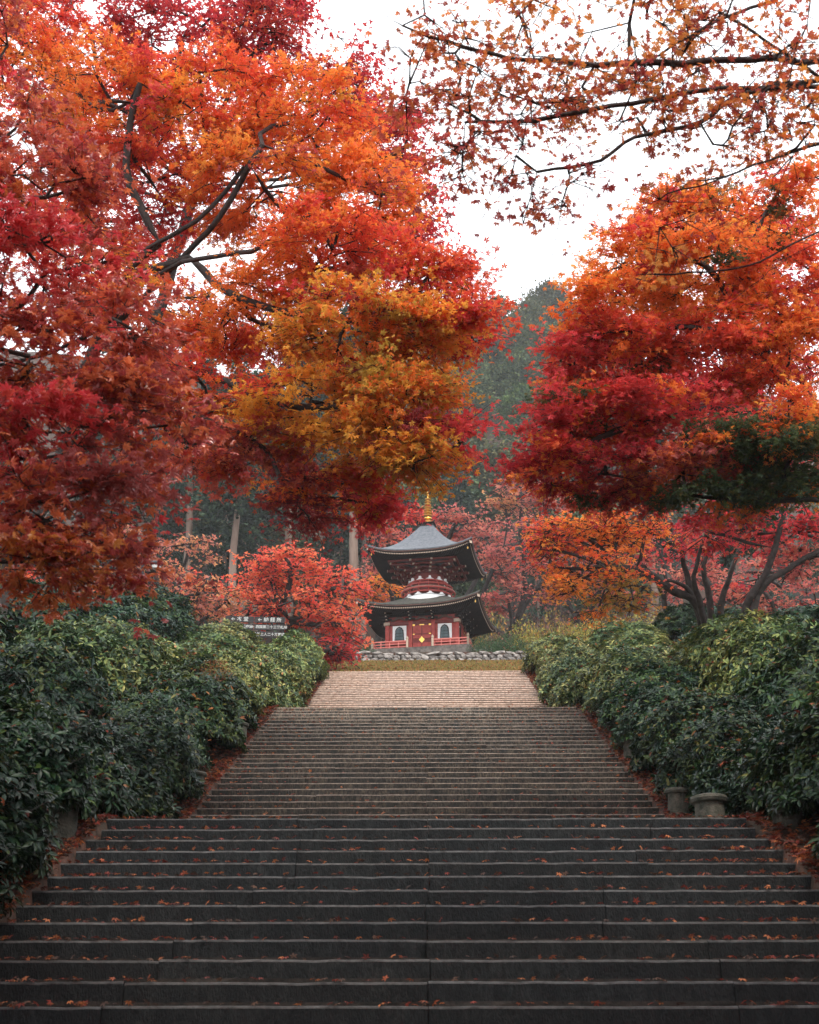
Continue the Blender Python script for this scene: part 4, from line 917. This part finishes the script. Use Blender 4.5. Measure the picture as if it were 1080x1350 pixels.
AZ = [bush_variant(9, [(.28, .11, .03), (.22, .13, .04), (.10, .09, .03), (.3, .07, .03)], 700), bush_variant(10, [(.6, .03, .03), (.5, .02, .03)], 900)]
for x, y, r_, h, v, lab in ((-4.05, 24.2, .36, 1.75, 0, 'small orange brown azalea poking out of the left hedge'), (3.85, 36.4, .32, .35, 1, 'little scarlet shrub beside the right edge of the top flight'),
                            (-5.5, 14.5, .5, 3.1, 0, 'yellowing azalea sprig high in the near left hedge'), (5.3, 13.6, .42, 2.5, 0, 'orange tipped azalea on the near right hedge')):
    b = W(x, y); root = empty('azalea_bush', b); hh = min(h, r_*1.1); tag(root, lab, 'shrub', 'azaleas between the rhododendrons'); f = link('foliage', AZ[v], root, (0, 0, h-hh), None, (r_, r_, hh)); f['kind'] = 'stuff'; f.color = (1, 1, 1, 1); link('stems', SM, root, None, None, (r_, r_, h))

# ------------------------------------------------------------------ cedars and the wooded hill
def cedar_variant(seed, height, crown0, rmax, n, trunk_r, cols, broad=False):
    r_ = np.random.default_rng(seed)
    nb = 90 if not broad else 70
    LPp, LNn, LFf = [], [], []
    sk = Skel(r_); i = sk.add((0, 0, -1), -1, 0); last = i
    for k in range(14): last = sk.add((.15*math.sin(k), .1*math.cos(k*1.3), height*(k+1)/14-1*(k == 0)), last, 0)
    arr = [p_[2] for p_ in sk.p]
    for k in range(nb):
        t = r_.uniform(0, 1)**.85; z = crown0+(height-crown0)*t
        if broad: rad = rmax*math.sqrt(max(.02, 1-(2*t-.75)**2*.75))*r_.uniform(.5, 1.05)
        else: rad = rmax*(1-t)**.7*r_.uniform(.6, 1.1)+.3
        a = r_.uniform(0, 6.28); tip_ = np.array((math.cos(a)*rad, math.sin(a)*rad, z+(-.18*rad if not broad else .25*rad)))
        j = int(np.argmin([abs(q-z) for q in arr])); m_ = sk.add((sk.p[j]+tip_)/2+(0, 0, .1*rad), j, 1); sk.add(tip_, m_, 1)
        m = n//nb; tt = r_.uniform(.35, 1.05, (m, 1)); base_ = sk.p[j]+(tip_-sk.p[j])*tt; sp = (.42 if not broad else .75)*(.5+rad/rmax*.5)
        LPp.append(base_+r_.normal(0, sp, (m, 3))*np.array((1, 1, .55))); LNn.append(np.array((0, 0, 1))+r_.normal(0, .7, (m, 3))); LFf.append(np.array((math.cos(a), math.sin(a), -.5 if not broad else 0))+r_.normal(0, .7, (m, 3)))
    sk.r = np.array([trunk_r*(1-.85*max(0, p_[2])/height) if g_ == 0 else .05 for p_, g_ in zip(sk.p, sk.g)])
    pos, nr, fw = map(np.concatenate, (LPp, LNn, LFf)); N = len(pos); col = np.array(cols)[r_.integers(0, len(cols), N)]*r_.uniform(.65, 1.35, (N, 1))
    return leaves('crown', pos, nr, fw, r_.uniform(.3, .62, N)*(1 if broad else .9), col, QUADC, M['conifer']), sk.mesh('trunk', [k for k in range(len(sk.p)) if sk.g[k] == 0], M['cedar'], 9), sk.mesh('branches', [k for k in range(len(sk.p)) if sk.g[k] == 1], M['bark'], 4)
CG = [(.03, .06, .04), (.045, .08, .045), (.025, .05, .038)]
BG = [(.08, .11, .05), (.13, .15, .06), (.06, .09, .05)]
TALL = [cedar_variant(80+k, 36, 17.5, 3.4, 9000, .46, CG) for k in range(2)]
CED = [cedar_variant(60+k, 24, 8.5, 3.0, 9000, .36, CG) for k in range(3)]
BRD = [cedar_variant(70+k, 13, 3.5, 4.2, 9000, .28, BG, True) for k in range(4)]
def forest_tree(kind, b, s_, label, group, tint=1, sz=1):
    cr, tk, br = kind; root = empty('cedar_tree' if kind in CED+TALL else 'broadleaf_tree', b, rs.uniform(0, 6.28)); root.scale = (s_, s_, s_*sz); tag(root, label, 'tree', group)
    f = link('crown', cr, root); f['kind'] = 'stuff'; v_ = tint*rs.uniform(.6, 1.3); f.color = (v_*rs.uniform(.8, 1.35), v_, v_*rs.uniform(.75, 1.15), 1)
    link('trunk', tk, root); o = link('branches', br, root); o['kind'] = 'stuff'; return root
for px, zc, s_, lab in [(463, 84, 1.0, 'thick straight pale cedar trunk left of the pagoda'), (447, 100, .7, 'slender cedar just left of the thick pale trunk'), (477, 98, .72, 'cedar half hidden between the thick trunk and the pagoda'),
                    (297, 84, .85, 'pale trunked cedar in the left group above the pale maples'), (283, 92, .7, 'leftmost slender cedar of the left group'), (309, 94, .72, 'cedar close behind the pale trunk of the left group'), (326, 97, .9, 'rightmost reddish cedar of the left group'),
                    (375, 104, .95, 'dark cedar standing back between the two trunk groups'), (410, 108, 1.0, 'dark cedar behind the coral maple'), (230, 100, 1.0, 'dark cedar far left behind the pale maple'), (170, 104, 1.0, 'dark cedar behind the lamp pole'), (100, 100, 1.0, 'dark cedar behind the red maple foliage at far left'),
                    (1013, 50, .42, 'reddish cedar trunk rising behind the right hedge'), (985, 56, .45, 'pale leaning trunk behind the right hand maples'), (868, 60, .55, 'stout dark trunk behind the olive bushes')]:
    forest_tree(TALL[rs.randrange(2)] if px < 500 else CED[rs.randrange(3)], PG(px, zc), s_, lab, 'cedars near the pagoda', .9, 1.0 if px < 500 else 1.15)
USED = set()
LEV = ['lowest', 'second', 'third', 'fourth', 'fifth', 'sixth', 'seventh', 'topmost']
def beside(px):
    for lim, t in ((60, 'at the far left edge'), (180, 'behind the lamp pole'), (300, 'behind the left cedar trunks'), (420, 'behind the coral maple'), (500, 'behind the thick cedar trunk'), (550, 'just left of the spire'), (585, 'right above the spire'),
                   (620, 'a little right of the spire'), (660, 'in the gap between the maple crowns'), (700, 'at the middle of the open slope'), (745, 'beside the right maple crown'), (800, 'half behind the right maple crown'), (950, 'behind the multi-stemmed maple')):
        if px < lim: return t
    return 'at the far right edge'
for row, zc in enumerate((108, 120, 133, 147, 162, 178, 195, 212)):
    nrow = 15+row//2
    for q in range(nrow):
        px = -60+1200*(q+.5)/nrow+rs.uniform(-25, 25); b = PG(px, zc+rs.uniform(-5, 5))
        kd = CED[rs.randrange(3)] if rs.random() < (.65 if row < 3 else .2 if row < 6 else 0) else BRD[rs.randrange(4)]
        s_ = rs.uniform(.75, 1.15)*(1 if kd in BRD else .62)
        if row >= 3 and not 380 < px < 880: continue
        lb = ('dark narrow cedar' if kd in CED else 'rounded hazy tree')+f', {LEV[row]} hill row, {beside(px)}'
        if lb in USED: continue
        USED.add(lb)
        forest_tree(kd, b, s_, ('dark narrow cedar' if kd in CED else 'rounded hazy tree')+f', {LEV[row]} hill row, {beside(px)}', 'trees on the wooded hill', 1)

for q, px in enumerate((575, 600, 622, 643, 662, 684, 706, 728, 752, 780)):
    b = PG(px, 205+6*(q % 3)); forest_tree(BRD[q % 4], b, rs.uniform(.8, 1.15), ORD[q]+' tree from the left on the skyline of the hazy hill', 'trees along the crest of the hill', .95)
    b = PG(px+12, 186); forest_tree(BRD[(q+1) % 4], b, rs.uniform(.8, 1.1), ORD[q]+' tree from the left just under the skyline row of the hill', 'trees below the crest of the hill', .9)
# ------------------------------------------------------------------ haze
mb = MB(); mb.box(-330, 330, -70, 330, -4, 175); me = mb.build('haze', [], mesh_only=True)
hm = bpy.data.materials.new('haze'); hm.use_nodes = True; hn = hm.node_tree; hn.nodes.clear()
ho = hn.nodes.new('ShaderNodeOutputMaterial'); hv = hn.nodes.new('ShaderNodeVolumePrincipled'); hv.inputs['Color'].default_value = (.90, .95, .98, 1); hv.inputs['Density'].default_value = .00045; hv.inputs['Anisotropy'].default_value = .2
hn.links.new(hv.outputs[0], ho.inputs['Volume']); me.materials.append(hm)
HZ = link('haze', me); tag(HZ, 'thin pale mist over the hillside', kind='stuff')
print('leaf tris', NT, 'objects', len(bpy.data.objects))
